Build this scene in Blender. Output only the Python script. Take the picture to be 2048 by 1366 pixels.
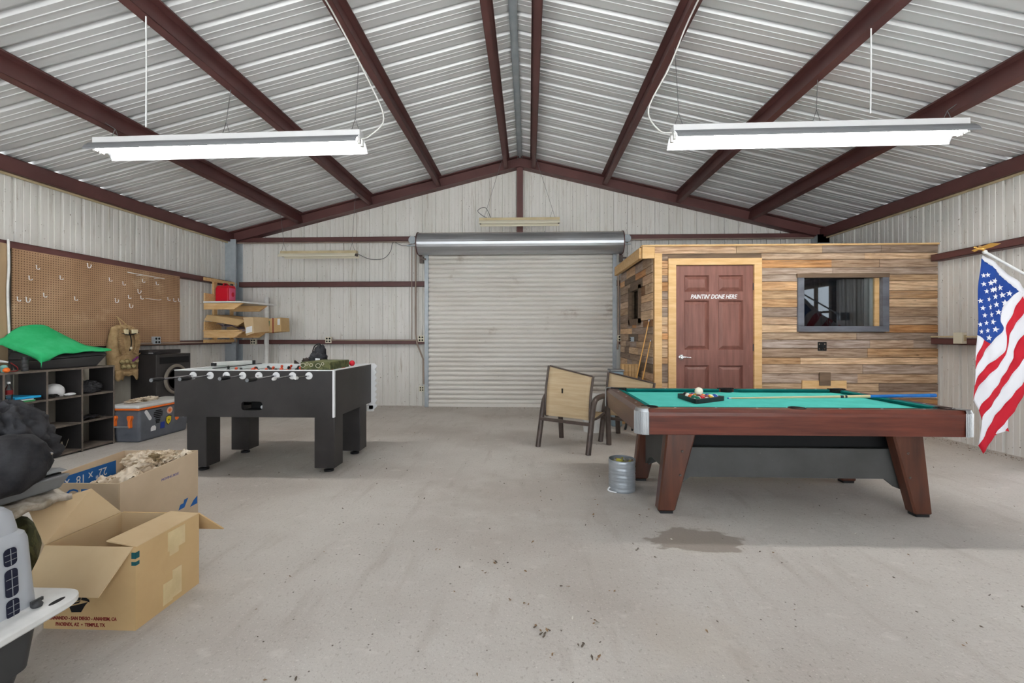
import bpy, bmesh, math, random
from mathutils import Vector, Matrix, noise, Euler
random.seed(7)
sc = bpy.context.scene
COL = sc.collection
PI = math.pi
for o in list(bpy.data.objects): bpy.data.objects.remove(o)

# ------------------------------------------------------------------ camera, sky, exposure
cam = bpy.data.cameras.new('camera'); camo = bpy.data.objects.new('camera', cam); COL.objects.link(camo)
cam.sensor_width = 36; cam.lens = 36*885/2048; cam.shift_y = -11/2048; cam.clip_start = .05
camo.location = (0, 0, 1.415); camo.rotation_euler = (PI/2, 0, math.atan(33/885))
sc.camera = camo
w = bpy.data.worlds.new('sky'); sc.world = w; w.use_nodes = True
bg = w.node_tree.nodes['Background']; bg.inputs[0].default_value = (.87, .94, 1, 1); bg.inputs[1].default_value = 4.1
sl = bpy.data.lights.new('sun', 'SUN'); sl.energy = 64; sl.color = (.87, .95, 1); sl.angle = .02; slo = bpy.data.objects.new('sun', sl); COL.objects.link(slo); slo.rotation_euler = (0, math.radians(-38), 0)   # high sun on the yard behind the open end; it never reaches indoors
sc.view_settings.view_transform = 'Standard'; sc.view_settings.look = 'None'
sc.view_settings.exposure = -0.28; sc.view_settings.gamma = 1; sc.view_settings.use_curve_mapping = False
TUBE = 62.0
try:
    sc.cycles.use_denoising = True; sc.cycles.max_bounces = 10; sc.cycles.diffuse_bounces = 6
    sc.cycles.transparent_max_bounces = 12
except Exception: pass
def portal(name, loc, rot, sx, sy):
    l = bpy.data.lights.new(name, 'AREA'); l.shape = 'RECTANGLE'; l.size = sx; l.size_y = sy
    try: l.cycles.is_portal = True
    except Exception: l.energy = 0
    o = bpy.data.objects.new(name, l); COL.objects.link(o); o.location = loc; o.rotation_euler = rot
portal('daylight_portal', (-.17, -2.98, 1.7), (PI/2, 0, 0), 11.2, 3.35)
portal('doorway_portal', (5.74, 3.92, 1.2), (PI/2, 0, PI/2), .95, 2.4)

# ------------------------------------------------------------------ materials
def s2l(c):
    return tuple(((x/255+.055)/1.055)**2.4 if x/255 > .04045 else x/255/12.92 for x in c)
MATS = {}
def mat(name, c1, c2=None, sc_=(4, 4, 4), det=5, rough=.6, metal=0, bump=0, bsc=None, dirt=None, emit=0, ramp=(.35, .65), spec=.4, attr=None, coat=0, rough2=None):
    """dirt = (colour, (sx,sy,sz), lo, hi)"""
    if name in MATS: return MATS[name]
    m = bpy.data.materials.new(name); m.use_nodes = True; MATS[name] = m
    nt = m.node_tree; N = nt.nodes; L = nt.links; b = N['Principled BSDF']
    a = s2l(c1); b.inputs['Base Color'].default_value = (*a, 1)
    b.inputs['Roughness'].default_value = rough; b.inputs['Metallic'].default_value = metal
    b.inputs['Specular IOR Level'].default_value = spec
    if coat: b.inputs['Coat Weight'].default_value = coat; b.inputs['Coat Roughness'].default_value = .15
    tc = N.new('ShaderNodeTexCoord')
    def nz(scale, detail=5, rgh=.6):
        mp = N.new('ShaderNodeMapping'); mp.inputs['Scale'].default_value = scale; L.new(tc.outputs['Object'], mp.inputs[0])
        n = N.new('ShaderNodeTexNoise'); n.inputs['Scale'].default_value = 1; n.inputs['Detail'].default_value = detail; n.inputs['Roughness'].default_value = rgh
        L.new(mp.outputs[0], n.inputs[0]); return n.outputs[0]
    def rmp(src, lo, hi):
        r = N.new('ShaderNodeMapRange'); r.inputs[1].default_value = lo; r.inputs[2].default_value = hi; L.new(src, r.inputs[0]); return r.outputs[0]
    def mix(f, A, B, mode='MIX'):
        x = N.new('ShaderNodeMix'); x.data_type = 'RGBA'; x.blend_type = mode
        if isinstance(f, (int, float)): x.inputs[0].default_value = f
        else: L.new(f, x.inputs[0])
        for i, s in ((6, A), (7, B)):
            if isinstance(s, tuple): x.inputs[i].default_value = (*s, 1)
            else: L.new(s, x.inputs[i])
        return x.outputs[2]
    col = None
    if c2 or dirt or attr:
        col = mix(rmp(nz(sc_, det), *ramp), a, s2l(c2)) if c2 else mix(0.0, a, a)
    if attr:
        at = N.new('ShaderNodeAttribute'); at.attribute_name = attr
        col = mix(1.0, at.outputs[0], col, 'MULTIPLY')
    if dirt:
        for d in (dirt if isinstance(dirt, list) else [dirt]):
            col = mix(rmp(nz(d[1], 6, .65), d[2], d[3]), col, s2l(d[0]))
    if col is not None: L.new(col, b.inputs['Base Color'])
    if bump:
        bp = N.new('ShaderNodeBump'); bp.inputs['Strength'].default_value = bump; bp.inputs['Distance'].default_value = .01
        L.new(nz(bsc or sc_, 6), bp.inputs['Height']); L.new(bp.outputs[0], b.inputs['Normal'])
    if emit:
        b.inputs['Emission Color'].default_value = (*a, 1); b.inputs['Emission Strength'].default_value = emit
    return m
def glass(name, tint=(.8, .85, .9)):
    m = bpy.data.materials.new(name); m.use_nodes = True; MATS[name] = m
    nt = m.node_tree; N = nt.nodes; L = nt.links; N.remove(N['Principled BSDF'])
    t = N.new('ShaderNodeBsdfTransparent'); t.inputs[0].default_value = (*tint, 1)
    g = N.new('ShaderNodeBsdfGlossy'); g.inputs['Roughness'].default_value = .01
    fr = N.new('ShaderNodeFresnel'); fr.inputs[0].default_value = 1.6
    x = N.new('ShaderNodeMixShader'); L.new(fr.outputs[0], x.inputs[0]); L.new(t.outputs[0], x.inputs[1]); L.new(g.outputs[0], x.inputs[2])
    L.new(x.outputs[0], N['Material Output'].inputs[0]); return m

# concrete floor -----------------------------------------------------
def floor_mat():
    m = mat('floor_concrete', (187, 181, 175), (201, 196, 190), (.7, .7, .7), 8, .75, ramp=(.35, .62), bump=.35, bsc=(45, 45, 45), spec=.3)
    nt = m.node_tree; N = nt.nodes; L = nt.links; b = N['Principled BSDF']
    col = b.inputs['Base Color'].links[0].from_socket
    geo = N.new('ShaderNodeNewGeometry')
    def node_noise(scale, detail=6, typ='N'):
        mp = N.new('ShaderNodeMapping'); mp.inputs['Scale'].default_value = scale; L.new(geo.outputs['Position'], mp.inputs[0])
        if typ == 'V':
            n = N.new('ShaderNodeTexVoronoi'); n.inputs['Scale'].default_value = 1; n.inputs['Randomness'].default_value = 1
        else:
            n = N.new('ShaderNodeTexNoise'); n.inputs['Scale'].default_value = 1; n.inputs['Detail'].default_value = detail
        L.new(mp.outputs[0], n.inputs[0]); return n.outputs[0]
    def rng(s, a, c, o0=0., o1=1.):
        r = N.new('ShaderNodeMapRange'); r.inputs[1].default_value = a; r.inputs[2].default_value = c; r.inputs[3].default_value = o0; r.inputs[4].default_value = o1
        L.new(s, r.inputs[0]); return r.outputs[0]
    def mul(a, c):
        x = N.new('ShaderNodeMath'); x.operation = 'MULTIPLY'; L.new(a, x.inputs[0])
        if isinstance(c, float): x.inputs[1].default_value = c
        else: L.new(c, x.inputs[1])
        return x.outputs[0]
    def mix(f, A, c):
        x = N.new('ShaderNodeMix'); x.data_type = 'RGBA'; L.new(f, x.inputs[0]); L.new(A, x.inputs[6]); x.inputs[7].default_value = (*s2l(c), 1); return x.outputs[2]
    # dark stained patches, trowel streaks, specks
    col = mix(mul(rng(node_noise((.45, .6, 1), 5), .47, .66), .6), col, (160, 150, 141))
    col = mix(mul(rng(node_noise((9, 1.6, 1), 6), .56, .74), .35), col, (156, 146, 137))
    col = mix(mul(rng(node_noise((55, 40, 1), 3), .59, .72), .5), col, (146, 136, 127))
    col = mix(mul(rng(node_noise((16, 16, 1), 1, 'V'), .10, .04), rng(node_noise((1.3, 1.3, 1), 2), .5, .56)), col, (90, 80, 70))
    col = mix(mul(rng(node_noise((120, 90, 1), 2), .62, .72), .4), col, (128, 118, 110))
    col = mix(mul(rng(node_noise((70, 90, 1), 3), .62, .70), .5), col, (222, 216, 210))
    col = mix(mul(rng(node_noise((6, 9, 1), 6), .62, .70), .3), col, (218, 212, 206))
    # the spill by the pool table and the worn patch in the middle of the floor
    for cx, cy, rx, ry, cc, am in ((1.17, 3.12, .34, .17, (150, 140, 131), .9), (.15, 3.9, 1.0, .55, (160, 150, 141), .35), (.75, 2.1, .30, .2, (186, 176, 163), .3)):
        mp = N.new('ShaderNodeMapping'); mp.vector_type = 'TEXTURE'; mp.inputs['Location'].default_value = (cx, cy, 0); mp.inputs['Scale'].default_value = (rx, ry, 1)
        L.new(geo.outputs['Position'], mp.inputs[0])
        ln = N.new('ShaderNodeVectorMath'); ln.operation = 'LENGTH'; L.new(mp.outputs[0], ln.inputs[0])
        ad = N.new('ShaderNodeMath'); ad.operation = 'ADD'; L.new(ln.outputs['Value'], ad.inputs[0]); L.new(rng(node_noise((5, 7, 1), 5), .3, .7, -.4, .4), ad.inputs[1])
        col = mix(mul(rng(ad.outputs[0], (1.05 if am > .5 else 1.35), (.9 if am > .5 else .5)), am), col, cc)
    L.new(col, b.inputs['Base Color'])
    return m

M_floor = floor_mat()
M_wall = mat('painted_steel_wall', (222, 220, 217), (212, 210, 205), (5, 5, .5), 5, .55, dirt=[((146, 128, 108), (24, 24, 1.6), .58, .84), ((92, 74, 56), (38, 38, 24), .65, .70)], spec=.3)
M_ceil = mat('galvanised_roof_sheet', (212, 213, 215), (206, 207, 209), (.5, .5, 1), 4, .42, .15, spec=.5)
M_steel = mat('oxide_steel', (100, 62, 60), (88, 54, 53), (2, 2, 2), 5, .5, spec=.5, dirt=((120, 92, 84), (60, 60, 60), .68, .74))
M_galv = mat('galvanised_steel', (178, 186, 192), (162, 170, 178), (6, 6, 6), 4, .45, .2)
M_hood = mat('hood_metal', (188, 190, 194), (170, 172, 176), (.3, 3, 3), 3, .28, .75)
M_dust = mat('dusty_metal_top', (180, 162, 134), (164, 146, 120), (3, 3, 3), 5, .9)
M_slat = mat('door_slat_paint', (228, 225, 220), (216, 211, 204), (.7, 4, 1.5), 5, .5, dirt=[((128, 98, 76), (1.2, 2, 1.4), .60, .82), ((110, 90, 72), (22, 22, 60), .66, .74)])
M_woodn = mat('new_pine', (222, 186, 136), (204, 162, 108), (3, 3, 22), 4, .65, dirt=((120, 74, 40), (9, 9, 5), .70, .76))
M_woodx = mat('pine_shelf_wood', (222, 188, 138), (206, 164, 110), (6, 30, 30), 4, .65)
M_plank = mat('pallet_wood', (255, 253, 250), (176, 162, 150), (3.2, 46, 40), 8, .88, attr='tint', ramp=(.34, .66), spec=.15, dirt=[((146, 128, 112), (1.6, 13, 15), .54, .80), ((96, 74, 56), (5, 34, 18), .62, .78), ((84, 60, 44), (11, 14, 14), .70, .76)], bump=.25, bsc=(3, 60, 50))
M_planky = mat('pallet_wood_side', (255, 252, 248), (196, 182, 170), (40, 3.2, 34), 7, .8, attr='tint', ramp=(.3, .7), dirt=((62, 44, 30), (30, 5, 14), .64, .74))
M_doorp = mat('brown_door_paint', (134, 90, 80), (112, 72, 64), (20, 20, 1.8), 6, .42, dirt=((176, 146, 136), (14, 14, 2.2), .66, .80))
M_bluewood = mat('grey_blue_painted_wood', (112, 116, 126), (88, 90, 98), (2, 8, 8), 5, .6)
M_brownwood = mat('weathered_brown_wood', (126, 104, 84), (92, 76, 62), (2, 20, 20), 5, .8)
M_black = mat('black_laminate', (54, 51, 51), (42, 40, 40), (3, 3, 3), 5, .45, spec=.4, dirt=((120, 112, 104), (70, 70, 70), .72, .76))
M_blackp = mat('black_plastic', (30, 30, 32), rough=.4)
M_vblack = mat('matt_black', (14, 14, 15), rough=.8)
M_blackfab = mat('black_fabric', (66, 66, 69), (44, 44, 47), (8, 8, 8), 5, .9, bump=.3, bsc=(60, 60, 60), spec=.15)
M_white = mat('white_paint', (225, 226, 228), rough=.4)
M_whitepl = mat('white_plastic', (222, 222, 220), (208, 208, 206), (9, 9, 9), 3, .45)
M_offw = mat('cream_plastic', (218, 212, 192), rough=.5)
M_chrome = mat('chrome', (205, 205, 208), rough=.18, metal=1)
M_alu = mat('cast_aluminium', (158, 160, 162), rough=.35, metal=.7)
M_mahog = mat('mahogany_veneer', (112, 56, 42), (72, 32, 24), (1.6, 14, 22), 7, .32, ramp=(.3, .7), coat=.3)
M_mahogv = mat('mahogany_veneer_leg', (94, 52, 35), (62, 32, 21), (14, 14, 1.6), 7, .35, ramp=(.3, .7), coat=.3, dirt=((180, 140, 110), (50, 50, 20), .74, .78))
M_mahogy = mat('mahogany_veneer_end', (92, 62, 53), (74, 47, 40), (12, 1.4, 16), 7, .35, coat=.2)
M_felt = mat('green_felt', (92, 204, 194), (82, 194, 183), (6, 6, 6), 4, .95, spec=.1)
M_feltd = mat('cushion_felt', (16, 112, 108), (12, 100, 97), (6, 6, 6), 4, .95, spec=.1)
M_greylam = mat('grey_laminate', (72, 72, 71), (62, 62, 60), (3, 3, 3), 5, .6, dirt=((150, 144, 136), (70, 70, 70), .68, .74))
M_card = mat('cardboard', (200, 170, 126), (190, 160, 116), (3, 3, 3), 4, .85, spec=.15)
M_cardin = mat('cardboard_inside', (208, 184, 148), (200, 174, 138), (3, 3, 3), 4, .9, spec=.1)
M_cardl = mat('pale_cardboard', (210, 190, 164), (200, 180, 154), (3, 3, 3), 4, .9, spec=.1)
M_tape = mat('packing_tape', (214, 194, 150), (200, 178, 134), (9, 9, 9), 4, .4)
M_tan = mat('tan_canvas', (184, 158, 120), (156, 130, 94), (14, 14, 14), 5, .9, bump=.3, bsc=(80, 80, 80), spec=.1)
M_camo = mat('camouflage_cloth', (226, 213, 194), (194, 175, 150), (8, 8, 8), 3, .9, ramp=(.47, .53), spec=.1, dirt=((138, 120, 92), (9, 9, 9), .60, .63))
M_olive = mat('olive_camouflage', (98, 100, 62), (66, 72, 40), (18, 18, 18), 3, .7, ramp=(.46, .54))
M_green = mat('green_cloth', (44, 174, 106), (66, 190, 126), (5, 5, 5), 4, .85, spec=.15, bump=.2, bsc=(90, 90, 90))
M_red = mat('red_plastic', (206, 20, 44), rough=.35)
M_orange = mat('orange_plastic', (238, 116, 40), rough=.5)
M_coolg = mat('slate_grey_plastic', (102, 106, 114), (92, 96, 104), (5, 5, 5), 4, .5, dirt=((150, 142, 132), (40, 40, 40), .70, .78))
M_greypl = mat('grey_plastic', (128, 131, 134), (118, 120, 124), (5, 5, 5), 4, .5)
M_crate = mat('light_grey_plastic', (176, 180, 186), (166, 170, 176), (3, 3, 3), 4, .42)
M_crated = mat('charcoal_plastic', (60, 61, 62), (52, 52, 54), (3, 3, 3), 4, .5)
M_blue = mat('blue_print', (28, 98, 172), rough=.7)
M_teal = mat('teal_print', (22, 84, 90), rough=.7)
M_redprint = mat('red_print', (130, 32, 34), rough=.8)
M_blackprint = mat('black_print', (20, 18, 17), rough=.8)
M_lightblue = mat('light_blue_plastic', (40, 170, 226), rough=.4)
M_sling = mat('tan_sling_mesh', (212, 190, 156), (198, 174, 138), (3, 3, 40), 3, .8, spec=.15)
M_sling.node_tree.nodes['Principled BSDF'].inputs['Alpha'].default_value = .76   # open weave
M_bronze = mat('bronze_frame', (92, 80, 74), (76, 66, 62), (9, 9, 9), 4, .4, .3)
M_duct = mat('duct_tape_silver', (176, 182, 188), (150, 156, 162), (4, 4, 40), 5, .35, .45)
M_gold = mat('gold_metal', (206, 160, 84), rough=.3, metal=.7)
M_flagr = mat('flag_red', (196, 30, 48), (186, 24, 44), (5, 5, 5), 3, .7, spec=.2)
M_flagw = mat('flag_white', (226, 226, 232), rough=.7, spec=.2)
M_flagb = mat('flag_blue', (32, 72, 150), (26, 60, 136), (5, 5, 5), 3, .7, spec=.2)
M_peg0 = None
def pegboard_mat():
    m = mat('pegboard_brown', (180, 146, 116), (158, 124, 94), (1.4, 1.4, 1.4), 6, .75, ramp=(.35, .65), dirt=((200, 172, 140), (2, 1.2, 1.6), .56, .72))
    nt = m.node_tree; N = nt.nodes; L = nt.links; b = N['Principled BSDF']; col = b.inputs['Base Color'].links[0].from_socket
    geo = N.new('ShaderNodeNewGeometry'); s = N.new('ShaderNodeVectorMath'); s.operation = 'SCALE'; s.inputs['Scale'].default_value = 1/.0292; L.new(geo.outputs['Position'], s.inputs[0])
    f = N.new('ShaderNodeVectorMath'); f.operation = 'FRACTION'; L.new(s.outputs[0], f.inputs[0])
    su = N.new('ShaderNodeVectorMath'); su.operation = 'SUBTRACT'; su.inputs[1].default_value = (.5, .5, .5); L.new(f.outputs[0], su.inputs[0])
    mu = N.new('ShaderNodeVectorMath'); mu.operation = 'MULTIPLY'; mu.inputs[1].default_value = (0, 1, 1); L.new(su.outputs[0], mu.inputs[0])
    ln = N.new('ShaderNodeVectorMath'); ln.operation = 'LENGTH'; L.new(mu.outputs[0], ln.inputs[0])
    r = N.new('ShaderNodeMapRange'); r.inputs[1].default_value = .26; r.inputs[2].default_value = .18; L.new(ln.outputs['Value'], r.inputs[0])
    x = N.new('ShaderNodeMix'); x.data_type = 'RGBA'; L.new(r.outputs[0], x.inputs[0]); L.new(col, x.inputs[6]); x.inputs[7].default_value = (*s2l((96, 68, 50)), 1)
    L.new(x.outputs[2], b.inputs['Base Color']); return m
M_peg = pegboard_mat()
M_ply = mat('plywood_sheet', (176, 152, 120), (158, 134, 104), (4, 4, 1), 5, .8)
M_greyboard = mat('pale_board', (170, 166, 156), (150, 144, 132), (4, 4, 1), 5, .8)
M_glass = glass('window_glass')
M_clear = glass('clear_plastic', (.85, .9, .92))
M_tube = mat('lit_tube', (255, 252, 246), emit=TUBE, rough=.3)
M_tubeoff = mat('dark_tube', (226, 222, 210), rough=.3)
M_leaf = mat('dry_leaf', (150, 122, 92), (112, 90, 68), (30, 30, 30), 2, .9)
M_cord = mat('grey_wire', (104, 104, 106), rough=.6)
M_cream = mat('cream_lamp_metal', (198, 182, 148), (180, 164, 130), (6, 6, 6), 3, .6)
M_conduit = mat('conduit_metal', (166, 150, 138), (140, 122, 112), (2, 2, 2), 3, .5, .3)
M_curtain = mat('black_curtain', (34, 36, 40), (22, 23, 26), (5, 5, 1), 3, .8)

# ------------------------------------------------------------------ mesh helpers
def wmat(o):
    m = Matrix.LocRotScale(o.location, o.rotation_euler, o.scale)
    return wmat(o.parent) @ m if o.parent else m
class MB:
    def __init__(s): s.v = []; s.f = []; s.mi = []; s.tint = None
    def add(s, vs, fs, mi=0, X=None):
        n = len(s.v)
        for v in vs:
            v = Vector(v); s.v.append(X @ v if X else v)
        for f in fs: s.f.append([i+n for i in f]); s.mi.append(mi)
        return s
    def box(s, a, b, mi=0, X=None):
        x0, y0, z0 = a; x1, y1, z1 = b
        if x0 > x1: x0, x1 = x1, x0
        if y0 > y1: y0, y1 = y1, y0
        if z0 > z1: z0, z1 = z1, z0
        vs = [(x0, y0, z0), (x1, y0, z0), (x1, y1, z0), (x0, y1, z0), (x0, y0, z1), (x1, y0, z1), (x1, y1, z1), (x0, y1, z1)]
        return s.add(vs, [(0, 3, 2, 1), (4, 5, 6, 7), (0, 1, 5, 4), (1, 2, 6, 5), (2, 3, 7, 6), (3, 0, 4, 7)], mi, X)
    def hexa(s, vs, mi=0, X=None):   # 8 corners: bottom 4 ccw, top 4
        return s.add(vs, [(0, 3, 2, 1), (4, 5, 6, 7), (0, 1, 5, 4), (1, 2, 6, 5), (2, 3, 7, 6), (3, 0, 4, 7)], mi, X)
    def slab(s, ps, t, mi=0, X=None):   # thick polygon
        ps = [Vector(p) for p in ps]; n = (ps[1]-ps[0]).cross(ps[2]-ps[0]).normalized()*t/2; k = len(ps)
        vs = [p+n for p in ps]+[p-n for p in ps]
        return s.add(vs, [tuple(range(k)), tuple(range(2*k-1, k-1, -1))]+[(i, i+k, (i+1) % k+k, (i+1) % k) for i in range(k)], mi, X)
    def prism(s, poly, ax, a, b, mi=0, X=None):  # poly 2D in the plane across axis ax
        def P(u, v, t): return {'x': (t, u, v), 'y': (u, t, v), 'z': (u, v, t)}[ax]
        k = len(poly); vs = [P(u, v, a) for u, v in poly]+[P(u, v, b) for u, v in poly]
        return s.add(vs, [tuple(range(k-1, -1, -1)), tuple(range(k, 2*k))]+[(i, (i+1) % k, (i+1) % k+k, i+k) for i in range(k)], mi, X)
    def tube(s, pts, r, n=8, mi=0, cap=True, X=None):
        pts = [Vector(p) for p in pts]; rr = r if isinstance(r, (list, tuple)) else [r]*len(pts)
        base = len(s.v); up = None; vs = []; fs = []
        for i, p in enumerate(pts):
            d = (pts[min(i+1, len(pts)-1)]-pts[max(i-1, 0)]).normalized()
            if up is None: up = Vector((0, 0, 1)) if abs(d.z) < .9 else Vector((1, 0, 0))
            a = d.cross(up).normalized(); b_ = a.cross(d).normalized(); up = b_
            for k in range(n):
                t = 2*PI*k/n; vs.append(p+(a*math.cos(t)+b_*math.sin(t))*rr[i])
        for i in range(len(pts)-1):
            for k in range(n): fs.append((i*n+k, i*n+(k+1) % n, (i+1)*n+(k+1) % n, (i+1)*n+k))
        if cap: fs.append(tuple(range(n-1, -1, -1))); fs.append(tuple((len(pts)-1)*n+k for k in range(n)))
        return s.add(vs, fs, mi, X)
    def lathe(s, prof, c=(0, 0, 0), n=24, mi=0, X=None):  # prof (r,z)
        c = Vector(c); vs = []; fs = []
        for r, z in prof:
            for k in range(n): t = 2*PI*k/n; vs.append(c+Vector((r*math.cos(t), r*math.sin(t), z)))
        for i in range(len(prof)-1):
            for k in range(n): fs.append((i*n+k, i*n+(k+1) % n, (i+1)*n+(k+1) % n, (i+1)*n+k))
        if prof[0][0] > 0: fs.append(tuple(range(n-1, -1, -1)))
        if prof[-1][0] > 0: fs.append(tuple((len(prof)-1)*n+k for k in range(n)))
        return s.add(vs, fs, mi, X)
    def sphere(s, c, r, n=16, mi=0, X=None, amp=0, fr=3, seed=0, flat=None, fold=0, ff=3.5):
        c = Vector(c); r = Vector(r) if isinstance(r, (tuple, list, Vector)) else Vector((r, r, r)); m_ = n//2; vs = []; fs = []
        for i in range(m_+1):
            ph = PI*i/m_
            for k in range(n):
                t = 2*PI*k/n; d = Vector((math.sin(ph)*math.cos(t), math.sin(ph)*math.sin(t), math.cos(ph)))
                q = 1+(amp*noise.noise(d*fr+Vector((seed*7.1, seed*3.3, 0)))+amp*.6*noise.noise(d*fr*2.3+Vector((0, seed, 3))) if amp else 0)
                if fold:
                    w_ = d*ff+Vector((seed, 0, seed*2)); wv = noise.noise(w_*.7)*1.6
                    q += fold*(.45-abs(noise.noise(Vector((w_.x+wv, w_.y*1.7-wv, w_.z*.8+wv)))*2.2))+fold*.35*(.4-abs(noise.noise(w_*2.3+Vector((wv, 0, 0))))*2)
                p = c+Vector((d.x*r.x, d.y*r.y, d.z*r.z))*q
                if flat is not None and p.z < flat: p.z = flat
                vs.append(p)
        for i in range(m_):
            for k in range(n): fs.append((i*n+k, (i+1)*n+k, (i+1)*n+(k+1) % n, i*n+(k+1) % n))
        return s.add(vs, fs, mi, X)
    def grid(s, fn, nu, nv, mi=0):
        vs = [fn(i/nu, j/nv) for i in range(nu+1) for j in range(nv+1)]
        fs = [(i*(nv+1)+j, (i+1)*(nv+1)+j, (i+1)*(nv+1)+j+1, i*(nv+1)+j+1) for i in range(nu) for j in range(nv)]
        return s.add(vs, fs, mi)
    def build(s, name, mats, parent=None, bevel=0, smooth=None, solid=0, sub=0, seg=2, weld=False):
        if not isinstance(mats, (list, tuple)): mats = [mats]
        me = bpy.data.meshes.new(name)
        vs = s.v
        if parent is not None:
            inv = wmat(parent).inverted(); vs = [inv @ v for v in vs]
        me.from_pydata([tuple(v) for v in vs], [], s.f)
        for m in mats: me.materials.append(m)
        me.polygons.foreach_set('material_index', s.mi)
        if s.tint is not None:
            at = me.color_attributes.new('tint', 'FLOAT_COLOR', 'CORNER')
            k = 0
            for p in me.polygons:
                c = s.tint[p.index]
                for li in p.loop_indices: at.data[li].color = (*c, 1)
        me.validate(); me.update()
        if weld:
            bm = bmesh.new(); bm.from_mesh(me); bmesh.ops.remove_doubles(bm, verts=bm.verts, dist=1e-5); bmesh.ops.recalc_face_normals(bm, faces=bm.faces); bm.to_mesh(me); bm.free()
        if smooth is not None:
            me.polygons.foreach_set('use_smooth', [True]*len(me.polygons)); me.set_sharp_from_angle(angle=math.radians(smooth))
        o = bpy.data.objects.new(name, me); COL.objects.link(o)
        if parent is not None: o.parent = parent
        if solid: md = o.modifiers.new('Solidify', 'SOLIDIFY'); md.thickness = solid; md.offset = 0
        if bevel: md = o.modifiers.new('Bevel', 'BEVEL'); md.width = bevel; md.segments = seg; md.limit_method = 'ANGLE'; md.angle_limit = math.radians(40)
        if sub: md = o.modifiers.new('Subdivision', 'SUBSURF'); md.levels = sub; md.render_levels = sub
        return o
def tag(o, label=None, cat=None, group=None, kind=None):
    if label: o['label'] = label
    if cat: o['category'] = cat
    if group: o['group'] = group
    if kind: o['kind'] = kind
    return o
def thing(name, label, cat, loc=(0, 0, 0), rz=0, group=None):
    o = bpy.data.objects.new(name, None); COL.objects.link(o); o.location = loc; o.rotation_euler = (0, 0, rz); o.empty_display_size = .1
    return tag(o, label, cat, group)
def structure(o): o['kind'] = 'structure'; return o
def dup(root, loc, rz=0, label=None, group=None):
    def rec(o, par):
        c = o.copy(); COL.objects.link(c)
        if par is not None: c.parent = par
        for ch in [x for x in KIDS.get(o.name, [])]: rec(ch, c)
        return c
    global KIDS
    KIDS = {}
    for x in bpy.data.objects:
        if x.parent: KIDS.setdefault(x.parent.name, []).append(x)
    r = rec(root, None); r.location = loc; r.rotation_euler = (0, 0, rz)
    if label: r['label'] = label
    if group: r['group'] = group
    return r
def text(name, body, size, X, m, parent, ext=.0006, align='CENTER', shear=0, sx=1, off=0):
    cu = bpy.data.curves.new(name, 'FONT'); cu.body = body; cu.size = size; cu.extrude = ext; cu.align_x = align; cu.align_y = 'CENTER'; cu.shear = shear; cu.offset = off; cu.resolution_u = 3
    to = bpy.data.objects.new(name, cu); COL.objects.link(to)
    me = bpy.data.meshes.new_from_object(to); bpy.data.objects.remove(to)
    mx = wmat(parent).inverted() @ X @ Matrix.Diagonal((sx, 1, 1, 1)) if parent else X @ Matrix.Diagonal((sx, 1, 1, 1))
    me.transform(mx); me.materials.clear(); me.materials.append(m)
    o = bpy.data.objects.new(name, me); COL.objects.link(o)
    if parent: o.parent = parent
    return o
def frame(o, ux, uy):   # matrix with local x,y along ux,uy at origin o
    ux = Vector(ux).normalized(); uy = Vector(uy).normalized(); uz = ux.cross(uy)
    return Matrix(((ux.x, uy.x, uz.x, o[0]), (ux.y, uy.y, uz.y, o[1]), (ux.z, uy.z, uz.z, o[2]), (0, 0, 0, 1)))
def rrect(x0, y0, x1, y1, r, n=5):
    pts = []
    for cx, cy, a in ((x1-r, y1-r, 0), (x0+r, y1-r, PI/2), (x0+r, y0+r, PI), (x1-r, y0+r, 3*PI/2)):
        for i in range(n+1): t = a+PI/2*i/n; pts.append((cx+r*math.cos(t), cy+r*math.sin(t)))
    return pts
def plate(name, outer, holes, t, X, m, parent, warp=None):
    cu = bpy.data.curves.new(name, 'CURVE'); cu.dimensions = '2D'; cu.fill_mode = 'BOTH'; cu.extrude = t/2
    for poly in [outer]+holes:
        sp = cu.splines.new('POLY'); sp.points.add(len(poly)-1)
        for i, p in enumerate(poly): sp.points[i].co = (p[0], p[1], 0, 1)
        sp.use_cyclic_u = True
    to = bpy.data.objects.new(name, cu); COL.objects.link(to); me = bpy.data.meshes.new_from_object(to); bpy.data.objects.remove(to)
    for v in me.vertices:
        c = v.co.copy()
        if warp: c = warp(c)
        v.co = X @ c
    if parent: me.transform(wmat(parent).inverted())
    me.materials.clear(); me.materials.append(m)
    o = bpy.data.objects.new(name, me); COL.objects.link(o)
    if parent: o.parent = parent
    return o
def sag(a, b, d, n=10):
    a = Vector(a); b = Vector(b); return [a.lerp(b, i/n)-Vector((0, 0, 4*d*(i/n)*(1-i/n))) for i in range(n+1)]
def curvy(pts, n=6):   # Catmull-Rom
    P = [Vector(p) for p in pts]; P = [P[0]*2-P[1]]+P+[P[-1]*2-P[-2]]; out = []
    for i in range(1, len(P)-2):
        for k in range(n):
            t = k/n; a, b, c, d = P[i-1:i+3]
            out.append(.5*((2*b)+(c-a)*t+(2*a-5*b+4*c-d)*t*t+(3*b-a-3*c+d)*t**3))
    out.append(P[-2]); return out

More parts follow.
